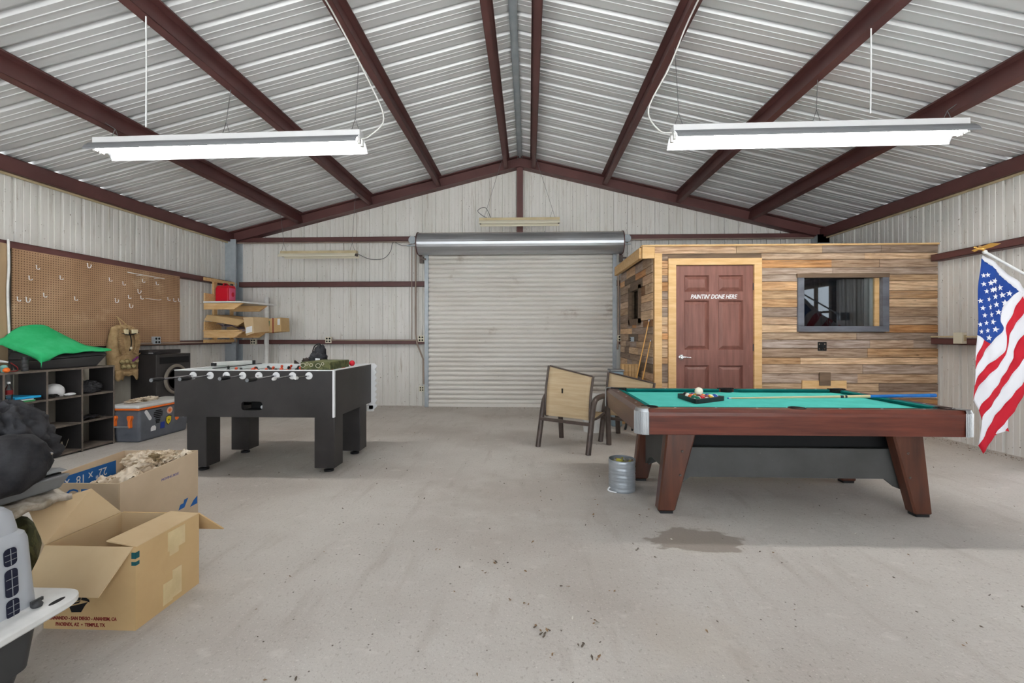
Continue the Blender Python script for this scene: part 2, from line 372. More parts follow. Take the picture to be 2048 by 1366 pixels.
# ------------------------------------------------------------------ shell
XL, XR, YB, YF, XRD = -6.1, 5.75, 8.9, -3.0, -.17
EAVE = 3.5; SL = (4.98-3.5)/(XRD-XL)
def roof(x): return 4.98-SL*abs(x-XRD)
f = MB(); f.box((-30, -34, -.15), (30, 12, 0)); structure(f.build('floor', M_floor))
def ribs(a, b, per=.272, ph=0., deep=.03, steep=True):
    pts = []; k = math.floor((a-ph)/per)-1
    one = [(0, 0), (.018, 1), (.052, 1), (.07, 0), (.128, 0), (.132, -.12), (.140, -.12), (.144, 0), (.196, 0), (.200, -.12), (.208, -.12), (.212, 0)]
    if steep: one = [(0, 0), (.008, 1), (.044, 1), (.052, 0), (.118, 0), (.121, .18), (.131, .18), (.134, 0), (.190, 0), (.193, .18), (.203, .18), (.206, 0)]
    while ph+k*per < b+per:
        for s_, d in one: pts.append((ph+k*per+s_, d*deep))
        k += 1
    return [(s_, d) for s_, d in pts if a <= s_ <= b]
m = MB(); pr = ribs(XL, XR, ph=.02)
for (x0, d0), (x1, d1) in zip(pr, pr[1:]):
    zb = 3.05 if (x0 > -2.0 and x1 < 1.67) else 0
    m.add([(x0, YB+d0, zb), (x1, YB+d1, zb), (x1, YB+d1, roof(x1)), (x0, YB+d0, roof(x0))], [(0, 1, 2, 3)])
structure(m.build('wall_back', M_wall))
m = MB(); pr = ribs(YF, YB, ph=.1)
for (y0, d0), (y1, d1) in zip(pr, pr[1:]): m.add([(XL-d0, y0, 0), (XL-d1, y1, 0), (XL-d1, y1, EAVE), (XL-d0, y0, EAVE)], [(0, 3, 2, 1)])
structure(m.build('wall_left', M_wall))
m = MB(); ER = roof(XR)
for (y0, d0), (y1, d1) in zip(pr, pr[1:]):
    zb = 2.4 if (y0 > 3.42 and y1 < 4.42) else 0
    m.add([(XR+d0, y0, zb), (XR+d1, y1, zb), (XR+d1, y1, ER), (XR+d0, y0, ER)], [(0, 1, 2, 3)])
structure(m.build('wall_right', M_wall))
m = MB(); pr = ribs(YF-.1, YB+.03, per=.30, ph=.03, deep=.036, steep=False)
nx, nz = SL/math.hypot(SL, 1), 1/math.hypot(SL, 1)
for (y0, d0), (y1, d1) in zip(pr, pr[1:]):
    m.add([(XL-.05-d0*nx, y0, roof(XL-.05)+d0*nz), (XL-.05-d1*nx, y1, roof(XL-.05)+d1*nz), (XRD, y1, 4.98+d1), (XRD, y0, 4.98+d0)], [(0, 1, 2, 3)])
    m.add([(XR+.05+d0*nx, y0, roof(XR+.05)+d0*nz), (XR+.05+d1*nx, y1, roof(XR+.05)+d1*nz), (XRD, y1, 4.98+d1), (XRD, y0, 4.98+d0)], [(0, 3, 2, 1)])
structure(m.build('ceiling', M_ceil))
m = MB()
for a, b in ((XL, XL+.45), (XR-.45, XR)): m.box((a, YF, 0), (b, YF+.06, 3.38))
m.prism([(XL, 3.38), (XR, 3.38), (XR, roof(XR)), (XRD, 4.98), (XL, roof(XL))], 'y', YF, YF+.06)
structure(m.build('wall_front', M_wall))
TN = [0]
def trim(mb, mt, **k):
    TN[0] += 1; return structure(mb.build('trim_%d' % TN[0], mt, **k))
# Z purlins running front to back
for x, s_ in ((-4.6, 1), (-3.17, 1), (-1.79, 1), (-.45, 1), (.11, -1), (1.50, -1), (2.93, -1), (4.32, -1)):
    zt = roof(x)-.004; a = math.atan(SL)*s_; R = Matrix.Translation((x, 0, zt)) @ Matrix.Rotation(-a, 4, 'Y')
    m = MB(); t = .006; F = .075*s_; H = .185
    for p, q in (((-t/2, 0), (F, -t)), ((F-t*s_, 0), (F, -.02)), ((-t/2, 0), (t/2, -H)), ((t/2, -H), (-F, -H+t)), ((-F, -H), (-F+t*s_, -H+.02))):
        m.box((p[0], YF+.06, p[1]), (q[0], YB-.01, q[1]), 0, R)
    trim(m, M_steel)
# gable rafters (back wall), eave struts, ridge strip, gable post
for xa, xb in ((XL+.02, XRD), (XRD, XR-.02)):
    m = MB()
    for u, v, ya, yb in ((0, -.012, 8.70, 8.89), (-.215, -.203, 8.70, 8.89), (0, -.215, 8.79, 8.80)):
        m.hexa([(xa, ya, roof(xa)+v-.008), (xb, ya, roof(xb)+v-.008), (xb, yb, roof(xb)+v-.008), (xa, yb, roof(xa)+v-.008), (xa, ya, roof(xa)+u-.006), (xb, ya, roof(xb)+u-.006), (xb, yb, roof(xb)+u-.006), (xa, yb, roof(xa)+u-.006)])
    trim(m, M_steel)
for x, s_ in ((XL, 1), (XR, -1)):
    m = MB(); z1 = roof(x)-.01
    m.box((x+s_*.10, YF+.06, z1-.17), (x+s_*.108, YB, z1+.0*s_)); m.box((x+s_*.02, YF+.06, z1-.176), (x+s_*.108, YB, z1-.168)); m.box((x+s_*.02, YF+.06, z1-.006), (x+s_*.108, YB, z1-.001))
    trim(m, M_steel)
    m = MB(); m.box((x+s_*.035, YF+.06, z1-.205), (x+s_*.06, YB-.02, z1-.18)); trim(m, M_cream)
m = MB(); m.box((XRD-.045, YF+.06, 4.955), (XRD+.045, YB-.02, 4.962)); m.box((XRD-.045, YF+.06, 4.93), (XRD-.04, YB-.02, 4.96)); m.box((XRD+.04, YF+.06, 4.93), (XRD+.045, YB-.02, 4.96)); trim(m, M_galv)
m = MB(); m.box((XRD-.06, 8.76, 3.4), (XRD+.06, 8.89, 4.76)); trim(m, M_steel)
# corner columns
for x in (XL, XR-.22):
    m = MB(); m.box((x+.0, 8.68, 0), (x+.22, 8.69, 3.36)); m.box((x, 8.89, 0), (x+.22, 8.9, 3.36)); m.box((x+.105, 8.69, 0), (x+.115, 8.89, 3.36))
    if x > 0: m.box((x, 8.68, 3.2), (x+.22, 8.88, 3.36))
    trim(m, M_galv)
# wall girts
def girt_back(x0, x1, z0, z1):
    m = MB(); m.box((x0, 8.78, z0), (x1, 8.786, z1)); m.box((x0, 8.78, z1-.006), (x1, 8.89, z1)); m.box((x0, 8.78, z0), (x1, 8.89, z0+.006)); trim(m, M_steel)
for z0, z1 in ((1.25, 1.335), (2.41, 2.51), (3.32, 3.41)):
    girt_back(XL+.22, -2.06, z0, z1); girt_back(1.74, XR-.2, z0, z1)
def girt_side(x, s_, y0, y1, z0, z1):
    m = MB(); m.box((x+s_*.13, y0, z0), (x+s_*.136, y1, z1)); m.box((x+s_*.0, y0, z1-.006), (x+s_*.136, y1, z1)); m.box((x, y0, z0), (x+s_*.136, y1, z0+.006)); trim(m, M_steel)
girt_side(XL, 1, YF+.06, 8.68, 2.42, 2.51); girt_side(XL, 1, YF+.06, 8.68, 1.26, 1.335)
girt_side(XR, -1, YF+.06, 6.39, 2.455, 2.545)
for y0, y1 in ((YF+.06, 3.38), (4.46, 6.39)): girt_side(XR, -1, y0, y1, 1.30, 1.385)
# side doorway (bright reflection in the cabin window)
d = thing('door_3', 'open doorway in the right wall', 'door', (5.75, 3.92, 0)); del d['label']; del d['category']; structure(d)
m = MB(); m.box((5.68, 3.36, 0), (5.8, 3.44, 2.46)); m.box((5.68, 4.40, 0), (5.8, 4.48, 2.46)); m.box((5.68, 3.36, 2.38), (5.8, 4.48, 2.46)); m.box((5.72, 3.9, 0), (5.78, 3.94, 2.4)); m.box((5.72, 3.42, 1.86), (5.78, 4.42, 1.9)); m.build('frame', M_brownwood, d)

# ------------------------------------------------------------------ roll-up door
d1 = structure(thing('door_1', None, None, (-.165, 8.8, 0)))
m = MB(); zz = .06; P = []
while zz < 3.2: P += [(zz+.080*k/8, .004-.030*math.sin(PI*k/8)**.9) for k in range(9)]+[(zz+.081, .034), (zz+.0925, .034)]; zz += .0935
P.append((zz, 0))
for (z0, a0), (z1, a1) in zip(P, P[1:]): m.add([(-2.0, 8.82+a0, z0), (1.67, 8.82+a0, z0), (1.67, 8.82+a1, z1), (-2.0, 8.82+a1, z1)], [(0, 1, 2, 3)])
m.build('curtain', M_slat, d1, smooth=40)
m = MB(); m.box((-2.0, 8.79, .0), (1.67, 8.85, .065)); m.build('bottom_bar', M_slat, d1, bevel=.006)
for x in (-2.03, 1.70):
    m = MB(); m.box((x-.045, 8.76, 0), (x+.03 if x > 0 else x+.03, 8.80, 3.05)); m.box((x-.03, 8.80, 0), (x+.03, 8.86, 3.05)); m.build('guide_rail', M_galv, d1, bevel=.004)
m = MB(); C = (8.60, 3.22); prof = [(8.87, 3.43), (8.62, 3.435)]+[(C[0]-.20*math.sin(t), C[1]+.21*math.cos(t)) for t in [PI*i/14 for i in range(1, 13)]]+[(8.60, 3.0)]
for i in range(len(prof)-1):
    (y0, z0), (y1, z1) = prof[i], prof[i+1]; m.add([(-2.15, y0, z0), (1.80, y0, z0), (1.80, y1, z1), (-2.15, y1, z1)], [(0, 1, 2, 3)], 1 if i < 3 else 0)
m.build('coil_hood', [M_hood, M_dust], d1, smooth=50)
for x in (-2.165, 1.80):
    m = MB(); m.prism([(8.87, 2.98), (8.87, 3.44), (8.62, 3.45)]+[(C[0]-.215*math.sin(t), C[1]+.225*math.cos(t)) for t in [PI*i/10 for i in range(1, 10)]], 'x', x, x+.015); m.build('end_bracket', M_steel, d1)
for x in (-2.13, 1.80):
    m = MB(); m.box((x-.03, 8.7, 2.86), (x+.04, 8.76, 2.99)); m.box((x, 8.66, 2.92), (x+.1, 8.7, 2.95)); m.build('catch', M_bronze, d1)
for x in (-2.28, 1.90):
    m = MB(); m.lathe([(.075, -.02), (.075, .02)], n=20, X=Matrix.Translation((x, 8.62, 3.30)) @ Matrix.Rotation(PI/2, 4, 'X')); m.box((x-.12, 8.64, 3.19), (x+.08, 8.67, 3.21)); m.build('drive_wheel', M_galv, d1)

# ------------------------------------------------------------------ cabin of reclaimed planks
YC = 6.45; XC = 1.81; ZC = 2.71
PAL = [(214, 186, 156), (222, 190, 154), (200, 178, 156), (180, 164, 152), (170, 154, 142), (202, 174, 148), (214, 176, 136), (176, 163, 156), (164, 146, 132), (226, 198, 166), (190, 167, 147), (202, 180, 160), (206, 158, 112)]
def plank_face(name, a0, a1, zlo, zhi, holes, emit_box, m_, pal, hmin=.085, hmax=.135, lmin=.5, lmax=1.7, seed=3):
    rnd = random.Random(seed); mb = MB(); mb.tint = []; z = zhi; row = 0
    while z > zlo+.01:
        h = rnd.uniform(hmin, hmax)*(1.25 if row == 0 else 1); z0 = max(zlo, z-h)
        if z0-zlo < .04: z0 = zlo
        segs = [(a0, a1)]
        for hx0, hx1, hz0, hz1 in holes:
            if z0 < hz1-.01 and z > hz0+.01:
                ns = []
                for s0, s1 in segs:
                    if hx1 <= s0 or hx0 >= s1: ns.append((s0, s1)); continue
                    if s0 < hx0: ns.append((s0, hx0))
                    if hx1 < s1: ns.append((hx1, s1))
                segs = ns
        for s0, s1 in segs:
            x = s0
            while x < s1-.02:
                l = rnd.uniform(lmin, lmax); e = x+l
                if s1-e < .3: e = s1
                e = min(e, s1); c = rnd.choice(pal); q = rnd.uniform(.9, 1.1); tl = s2l(tuple(min(255, v*q) for v in c))
                th = rnd.uniform(.014, .022); nf = len(mb.f); emit_box(mb, x+.002, e-.002, z0+.006, z-.002, th); mb.tint += [tl]*(len(mb.f)-nf); x = e
        z = z0; row += 1
    return structure(mb.build(name, m_))
hole_f = [(XC-.1, 1.915, 0, 2.53), (2.0, 3.315, 0, 2.522), (3.84, 5.03, 1.50, 2.27)]
plank_face('wall_cabin_front', XC, 5.745, 0, ZC, hole_f, lambda mb, a, b, z0, z1, t: mb.box((a, YC-t, z0), (b, YC, z1)), M_plank, PAL)
hole_s = [(7.22, 7.82, 1.70, 2.18)]
plank_face('wall_cabin_side', YC+.05, 8.72, 0, 2.6, hole_s, lambda mb, a, b, z0, z1, t: mb.box((XC-t, a, z0), (XC, b, z1)), M_planky, PAL+[(150, 112, 78), (132, 116, 100)], hmin=.10, hmax=.15, lmin=.3, lmax=.9, seed=9)
m = MB()   # framing behind the planks, roof deck
for a, b, z0, z1 in ((XC, 2.0, 0, ZC), (3.32, 3.84, 0, ZC), (5.03, 5.745, 0, ZC), (2.0, 3.32, 2.53, ZC), (3.84, 5.03, 0, 1.50), (3.84, 5.03, 2.27, ZC)): m.box((a, YC, z0), (b, YC+.09, z1))
for a, b, z0, z1 in ((YC, 7.22, 0, 2.6), (7.82, 8.72, 0, 2.6), (7.22, 7.82, 0, 1.70), (7.22, 7.82, 2.18, 2.6)): m.box((XC, a, z0), (XC+.09, b, z1))
m.box((XC, YC, 2.62), (5.745, 8.72, 2.66))
structure(m.build('wall_cabin_frame', M_brownwood))
m = MB(); m.box((XC-.005, YC-.04, 0), (1.912, YC+.03, 2.60)); trim(m, M_woodn, bevel=.004)       # corner post
m = MB(); m.box((1.63, YC-.05, 2.525), (1.70, YC+.02, 2.695)); m.box((1.70, YC-.035, 2.53), (1.81, YC+.01, 2.695)); trim(m, M_woodn, bevel=.003)
m = MB(); m.box((1.60, YC+.02, 2.535), (1.66, 8.3, 2.69)); m.box((1.66, YC, 2.655), (1.81, 8.3, 2.69)); trim(m, M_woodx, bevel=.003)   # side fascia and overhang
m = MB(); m.box((1.63, YC-.05, 2.697), (5.74, YC+.1, 2.72)); trim(m, M_woodx)
for a, b, z0, z1 in ((2.0, 2.11, 0, 2.43), (3.205, 3.312, 0, 2.43), (2.0, 3.312, 2.43, 2.525)):
    m = MB(); m.box((a, YC-.045, z0), (b, YC+.03, z1)); trim(m, M_woodn, bevel=.003)
# six panel door
d2 = structure(thing('door_2', None, None, (2.11, YC-.02, 0)))
dx0, dx1, dz1 = 2.113, 3.203, 2.425; yf = YC-.012
panels = [(2.235, 2.585, 2.05, 2.285), (2.715, 3.065, 2.05, 2.285), (2.235, 2.585, 1.215, 1.925), (2.715, 3.065, 1.215, 1.925), (2.235, 2.585, .22, .995), (2.715, 3.065, .22, .995)]
plate('panel', [(dx0, .01), (dx1, .01), (dx1, dz1), (dx0, dz1)], [[(a, c), (b, c), (b, e), (a, e)] for a, b, c, e in panels], .03, frame((0, yf+.015, 0), (1, 0, 0), (0, 0, 1)), M_doorp, d2)
m = MB(); m.box((dx0, yf+.028, .01), (dx1, yf+.034, dz1))
for a, b, c, e in panels:
    i1, i2 = .018, .060
    o_ = [(a, c), (b, c), (b, e), (a, e)]; p1 = [(a+i1, c+i1), (b-i1, c+i1), (b-i1, e-i1), (a+i1, e-i1)]; p2 = [(a+i2, c+i2), (b-i2, c+i2), (b-i2, e-i2), (a+i2, e-i2)]
    vs = [(x, yf+.001, z) for x, z in o_]+[(x, yf+.026, z) for x, z in p1]+[(x, yf+.003, z) for x, z in p2]
    m.add(vs, [(i, (i+1) % 4, 4+(i+1) % 4, 4+i) for i in range(4)]+[(4+i, 4+(i+1) % 4, 8+(i+1) % 4, 8+i) for i in range(4)]+[(8, 9, 10, 11)])
m.build('raised_panel', M_doorp, d2)
m = MB(); m.lathe([(.038, 0), (.038, .012), (.02, .02), (.018, .05)], n=20, X=Matrix.Translation((2.19, yf, 1.11)) @ Matrix.Rotation(PI/2, 4, 'X'))
m.tube([(2.19, yf-.045, 1.11), (2.24, yf-.05, 1.112), (2.31, yf-.045, 1.105)], [.014, .012, .010], 10); m.build('door_handle', M_chrome, d2, smooth=40)
for z in (.35, 1.25, 2.12):
    m = MB(); m.tube([(3.204, yf-.006, z-.05), (3.204, yf-.006, z+.05)], .008); m.build('hinge', M_blackp, d2)
tx = text('lettering', "PAINTIN' DONE HERE", .085, frame((2.645, yf-.0015, 1.975), (1, 0, 0), (0, 0, 1)), M_white, d2, shear=.3, sx=.78, off=.0022)
# front window of the cabin
w1 = structure(thing('window_1', None, None, (4.43, YC, 1.9)))
m = MB()
m.box((3.81, YC-.05, 1.555), (3.895, YC+.02, 2.24)); m.box((4.975, YC-.05, 1.555), (5.06, YC+.02, 2.24)); m.box((3.81, YC-.05, 1.475), (5.06, YC+.02, 1.555)); m.build('frame', M_bluewood, w1, bevel=.004)
m = MB(); m.box((3.80, YC-.05, 2.24), (5.065, YC+.02, 2.30)); m.build('header_board', M_brownwood, w1, bevel=.003)
m = MB(); m.box((3.88, YC+.045, 1.5), (4.99, YC+.05, 2.27)); m.build('glass_pane', M_glass, w1)
m = MB(); m.box((4.92, YC+.02, 1.52), (4.975, YC+.16, 2.25)); m.box((3.84, YC+.02, 1.5), (5.03, YC+.09, 1.53)); m.build('inner_jamb', M_woodn, w1)
m = MB(); m.box((4.868, YC+.06, 1.54), (4.92, YC+.16, 2.25)); m.build('white_edge_strip', M_offw, w1)
ct = MB(); ct.grid(lambda u, v: Vector((3.5+1.7*u, YC+.35+.04*math.sin(u*38)+.02*math.sin(u*91+v*3)+.25*max(0, .35-abs(u-.32))*v, 1.2+1.3*v)), 120, 8)
tag(ct.build('curtain', M_curtain, smooth=80), 'black folded curtain hanging behind the glass of the cabin window', 'curtain')
# side window
w2 = structure(thing('window_2', None, None, (XC, 7.52, 1.94)))
m = MB()
for a, b, z0, z1 in ((7.12, 7.22, 1.62, 2.24), (7.82, 7.92, 1.62, 2.24), (7.12, 7.92, 2.18, 2.26), (7.12, 7.92, 1.60, 1.70)): m.box((XC-.045, a, z0), (XC+.01, b, z1))
m.build('frame', M_brownwood, w2)
m = MB(); m.box((XC+.03, 7.2, 1.68), (XC+.035, 7.84, 2.2)); m.build('glass_pane', M_glass, w2)
m = MB(); m.box((XC+.036, 7.60, 1.70), (XC+.05, 7.80, 2.18)); m.build('inner_board', M_woodn, w2)
m = MB(); m.box((XC+.06, 7.2, 1.68), (XC+.07, 7.62, 2.2)); m.build('reflection_board', M_greyboard, w2)  # grey board added behind the pane, imitating a bright wall reflection in it
# things on the cabin front
o = thing('hinge_plate', 'small black metal plate with six holes on the plank wall below the window', 'plate', (4.155, YC-.025, 1.265))
plate('plate', rrect(4.095, 1.205, 4.215, 1.33, .006), [[(cx+.011*math.cos(t), cz+.011*math.sin(t)) for t in [2*PI*k/10 for k in range(10)]] for cx in (4.118, 4.155, 4.192) for cz in (1.235, 1.30)], .005, frame((0, YC-.026, 0), (1, 0, 0), (0, 0, 1)), M_vblack, o)
m = MB(); m.box((4.15, YC-.034, 1.21), (4.16, YC-.028, 1.325)); m.build('barrel', M_blackp, o)
m = MB(); m.box((3.87, YC-.045, .58), (4.48, YC-.025, .785)); o = m.build('plywood_patch', M_woodx, bevel=.002); tag(o, 'pale rectangular plywood patch on the plank wall behind the pool table', 'board')
m = MB(); m.box((4.10, YC-.062, .715), (4.25, YC-.046, .90)); o = m.build('wooden_cover', M_brownwood, bevel=.002); tag(o, 'small grey-brown board fixed over the top edge of the plywood patch', 'board')

# ------------------------------------------------------------------ pool table
PX0, PX1, PY0, PY1, PZ, PB = .833, 3.343, 3.42, 4.87, .855, .658
pt = thing('pool_table', 'large mahogany veneered pool table with green felt and splayed legs', 'pool table', (2.09, 4.1, 0))
RW = .115
m = MB()
m.prism([(PY0+.012, PB), (PY0+RW, PB), (PY0+RW, PZ), (PY0+.03, PZ), (PY0, PZ-.025), (PY0, PZ-.05)], 'x', PX0+.06, PX1-.06); m.build('apron', M_mahog, pt, bevel=.004)
m = MB(); m.prism([(PY1-.012, PB), (PY1-RW, PB), (PY1-RW, PZ), (PY1-.03, PZ), (PY1, PZ-.03)], 'x', PX0+.06, PX1-.06); m.build('apron', M_mahog, pt, bevel=.004)
for s_, x in ((1, PX0), (-1, PX1)):
    m = MB(); m.prism([(x+s_*.012, PB), (x+s_*RW, PB), (x+s_*RW, PZ), (x+s_*.03, PZ), (x, PZ-.03)], 'y', PY0+.06, PY1-.06); m.build('apron', M_mahogy, pt, bevel=.004)
for sx, x in ((1, PX0), (-1, PX1)):
    for sy, y in ((1, PY0), (-1, PY1)):
        def q(r, z): return [Vector((x+sx*(.07-r*math.cos(t)), y+sy*(.07-r*math.sin(t)), z)) for t in [PI/2*k/8 for k in range(-1, 10)]]
        m = MB(); lo = q(.074, PB+.002); hi = q(.074, PZ-.02); tp = q(.066, PZ+.004); inn = [Vector((x+sx*.075, y+sy*.12, PZ+.004)) if k < 5 else Vector((x+sx*.12, y+sy*.075, PZ+.004)) for k in range(11)]
        vs = lo+hi+tp+inn; m.add(vs, [(r*11+k, r*11+k+1, (r+1)*11+k+1, (r+1)*11+k) for r in range(3) for k in range(10)])
        for k in range(0, 11, 1):
            m.tube([lo[k], hi[k]], .0045, 6)
        m.build('corner_cap', M_alu, pt, smooth=40)
m = MB(); m.box((PX0+RW-.02, PY0+RW-.02, PZ-.075), (PX1-RW+.02, PY1-RW+.02, PZ-.032)); m.build('playing_surface', M_felt, pt)
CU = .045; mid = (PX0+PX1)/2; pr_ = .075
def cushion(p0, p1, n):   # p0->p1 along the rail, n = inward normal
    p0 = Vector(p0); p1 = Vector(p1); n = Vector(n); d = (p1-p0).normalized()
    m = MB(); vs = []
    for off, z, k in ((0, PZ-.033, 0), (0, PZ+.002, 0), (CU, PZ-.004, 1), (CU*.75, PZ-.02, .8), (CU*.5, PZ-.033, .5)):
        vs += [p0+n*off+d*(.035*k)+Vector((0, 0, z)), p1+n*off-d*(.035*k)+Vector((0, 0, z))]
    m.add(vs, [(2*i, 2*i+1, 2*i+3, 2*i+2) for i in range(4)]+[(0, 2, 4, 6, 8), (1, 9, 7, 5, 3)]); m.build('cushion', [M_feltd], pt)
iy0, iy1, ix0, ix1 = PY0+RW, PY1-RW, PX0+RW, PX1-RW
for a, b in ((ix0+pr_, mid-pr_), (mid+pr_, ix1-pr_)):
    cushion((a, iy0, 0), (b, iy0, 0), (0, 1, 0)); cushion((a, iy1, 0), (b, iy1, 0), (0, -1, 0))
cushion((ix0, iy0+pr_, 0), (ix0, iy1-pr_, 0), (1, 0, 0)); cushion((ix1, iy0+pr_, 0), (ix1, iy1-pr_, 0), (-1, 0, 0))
for x, y, r in ((ix0+.012, iy0+.012, .065), (ix1-.012, iy0+.012, .065), (ix0+.012, iy1-.012, .065), (ix1-.012, iy1-.012, .065), (mid, iy0-.01, .062), (mid, iy1+.01, .062)):
    m = MB(); m.lathe([(0, PZ-.031), (r-.004, PZ-.031), (r, PZ-.02), (r, PZ+.0035), (r-.008, PZ+.0045), (r-.012, PZ-.0295)], (x, y, 0), 24)
    if y > 4: m.box((x-.08, y-.005, PZ-.03), (x+.08, y+.03, PZ+.010))
    m.build('pocket', M_vblack, pt)
def sight(x, y, r_):
    g = MB(); g.lathe([(r_, PZ), (r_, PZ+.0012), (0, PZ+.0012)], (x, y, 0), 10); g.build('rail_sight', M_white, pt)
for i in range(1, 8):
    for y in (PY0+.085, PY1-.085):
        x = PX0+(PX1-PX0)*i/8
        if i == 4: continue
        sight(x, y, .009)
for i in (1, 2, 3):
    for x in (PX0+.075, PX1-.075): sight(x, PY0+(PY1-PY0)*i/4, .010)
def pleg(s_, y0, y1, name='leg'):
    def X(v): return mid+s_*(v-mid)
    m = MB(); out = [(X(1.03), .02), (X(1.165), .02), (X(1.335), PB), (X(1.10), PB)]
    if s_ < 0: out = out[::-1]
    m.prism(out, 'y', y0, y1); lg = m.build('leg', M_mahogv, pt, bevel=.012, seg=1)
    f = MB(); f.box((min(X(1.05), X(1.15)), y0+.01, 0), (max(X(1.05), X(1.15)), y1-.01, .02)); f.build('foot_pad', M_blackp, lg)
    for z, xx in ((.5, 1.22), (.31, 1.205)):
        f = MB(); f.lathe([(.011, 0), (.008, .004)], n=12, X=Matrix.Translation((X(xx), y0, z)) @ Matrix.Rotation(PI/2, 4, 'X')); f.build('bolt', M_bronze, lg)
for s_ in (1, -1):
    pleg(s_, 3.56, 3.66); pleg(s_, 4.36, 4.46)
    def X(v): return mid+s_*(v-mid)
    o_ = [(3.64, PB), (3.64, .17), (3.70, .19), (3.78, .26), (3.86, .295), (4.16, .295), (4.24, .26), (4.32, .19), (4.38, .17), (4.38, PB)]
    m = MB(); m.prism(o_, 'x', min(X(1.14), X(1.17)), max(X(1.14), X(1.17))); m.build('end_panel', M_greylam, pt)
for y in (3.67, 4.33):
    m = MB(); m.prism([(1.16, .17), (1.24, .20), (1.32, .265), (2.86, .265), (2.94, .20), (3.02, .17), (3.02, .505), (1.16, .505)], 'y', y, y+.02); m.build('side_panel', M_greylam, pt)
m = MB(); m.box((1.2, 3.75, .5), (2.98, 4.32, .655)); m.build('ball_return_box', M_vblack, pt)

# rack, balls, cues
FZ = PZ-.032
A, B, Cc = Vector((1.455, 3.90, 0)), Vector((1.80, 4.13, 0)), Vector((1.43, 4.31, 0)); ctr = (A+B+Cc)/3
rk = MB(); out = [(p-ctr)*1.06+ctr for p in (A, B, Cc)]; inn = [(p-ctr)*.96+ctr for p in (A, B, Cc)]
def rounded(tri, r):
    res = []
    for i in range(3):
        p, a, b = tri[i], tri[i-1], tri[(i+1) % 3]; u = (a-p).normalized(); v = (b-p).normalized(); s_, e = p+u*r, p+v*r
        for k in range(5): t = k/4; res.append(s_*(1-t)**2+p*2*t*(1-t)+e*t*t)
    return res
O = rounded(out, .05); I = rounded(inn, .045); n = 15
vs = [p+Vector((0, 0, z)) for z in (FZ+.001, FZ+.042) for p in O]+[p+Vector((0, 0, z)) for z in (FZ+.001, FZ+.042) for p in I]
rk.add(vs, [(i, (i+1) % n, n+(i+1) % n, n+i) for i in range(n)]+[(2*n+i, 3*n+i, 3*n+(i+1) % n, 2*n+(i+1) % n) for i in range(n)]+[(n+i, n+(i+1) % n, 3*n+(i+1) % n, 3*n+i) for i in range(n)]+[(i, 2*n+i, 2*n+(i+1) % n, (i+1) % n) for i in range(n)])
o = rk.build('ball_rack', M_blackp, smooth=40, bevel=.002); tag(o, 'black plastic triangle rack holding the pool balls on the green felt', 'rack')
def ballmat(name, c, stripe=False):
    m = mat('ball_'+name, c if not stripe else (236, 232, 220), rough=.12, coat=.5)
    if stripe:
        nt = m.node_tree; N = nt.nodes; L = nt.links; b = N['Principled BSDF']; tc = N.new('ShaderNodeTexCoord'); sx = N.new('ShaderNodeSeparateXYZ'); L.new(tc.outputs['Object'], sx.inputs[0])
        ab = N.new('ShaderNodeMath'); ab.operation = 'ABSOLUTE'; L.new(sx.outputs[2], ab.inputs[0])
        lt = N.new('ShaderNodeMath'); lt.operation = 'LESS_THAN'; lt.inputs[1].default_value = .017; L.new(ab.outputs[0], lt.inputs[0])
        x = N.new('ShaderNodeMix'); x.data_type = 'RGBA'; L.new(lt.outputs[0], x.inputs[0]); x.inputs[6].default_value = (*s2l((236, 232, 220)), 1); x.inputs[7].default_value = (*s2l(c), 1); L.new(x.outputs[2], b.inputs['Base Color'])
    return m
cols = {'orange': (226, 104, 50), 'green': (16, 110, 84), 'yellow': (232, 188, 60), 'red': (190, 34, 44), 'blue': (36, 84, 170), 'purple': (96, 44, 110), 'maroon': (118, 34, 44)}
order = [('green', 1), ('green', 0), ('orange', 1), ('purple', 1), ('black', 0), ('red', 1), ('maroon', 0), ('yellow', 0), ('purple', 0), ('maroon', 1), ('orange', 0), ('red', 0), ('yellow', 1), ('blue', 0), ('blue', 1)]
R = .0315; k = 0; rows = []
u = (B-A).normalized(); v = (Cc-A).normalized(); A0 = ctr-(u+v)*(R*2*4/3)
for i in range(5):
    for j in range(5-i):
        p = A0+u*(2*R*i)+v*(2*R*j); nm, st = order[k]; k += 1
        bm_ = MB(); bm_.sphere((0, 0, 0), R-.0006, 20); o = bm_.build('pool_ball', ballmat(nm+('_striped' if st else ''), cols.get(nm, (16, 16, 18)), bool(st)), smooth=180)
        o.location = (p.x, p.y, FZ+R); o.rotation_euler = (random.uniform(-1.3, 1.3), random.uniform(-1.3, 1.3), random.uniform(0, 6))
        tag(o, ('white pool ball with %s stripe' if st else 'solid %s pool ball')% nm+' packed in the black rack', 'pool ball', 'pool balls in the black rack')
p = A0+u*(2*R*1.2)+v*(2*R*1.25)
bm_ = MB(); bm_.sphere((0, 0, 0), .037, 28); o = bm_.build('cue_ball', mat('cue_ball_ivory', (240, 232, 212), rough=.15, coat=.5), smooth=180); o.location = (p.x, p.y, FZ+R+.0555); tag(o, 'cream white cue ball resting on top of the racked balls', 'cue ball')
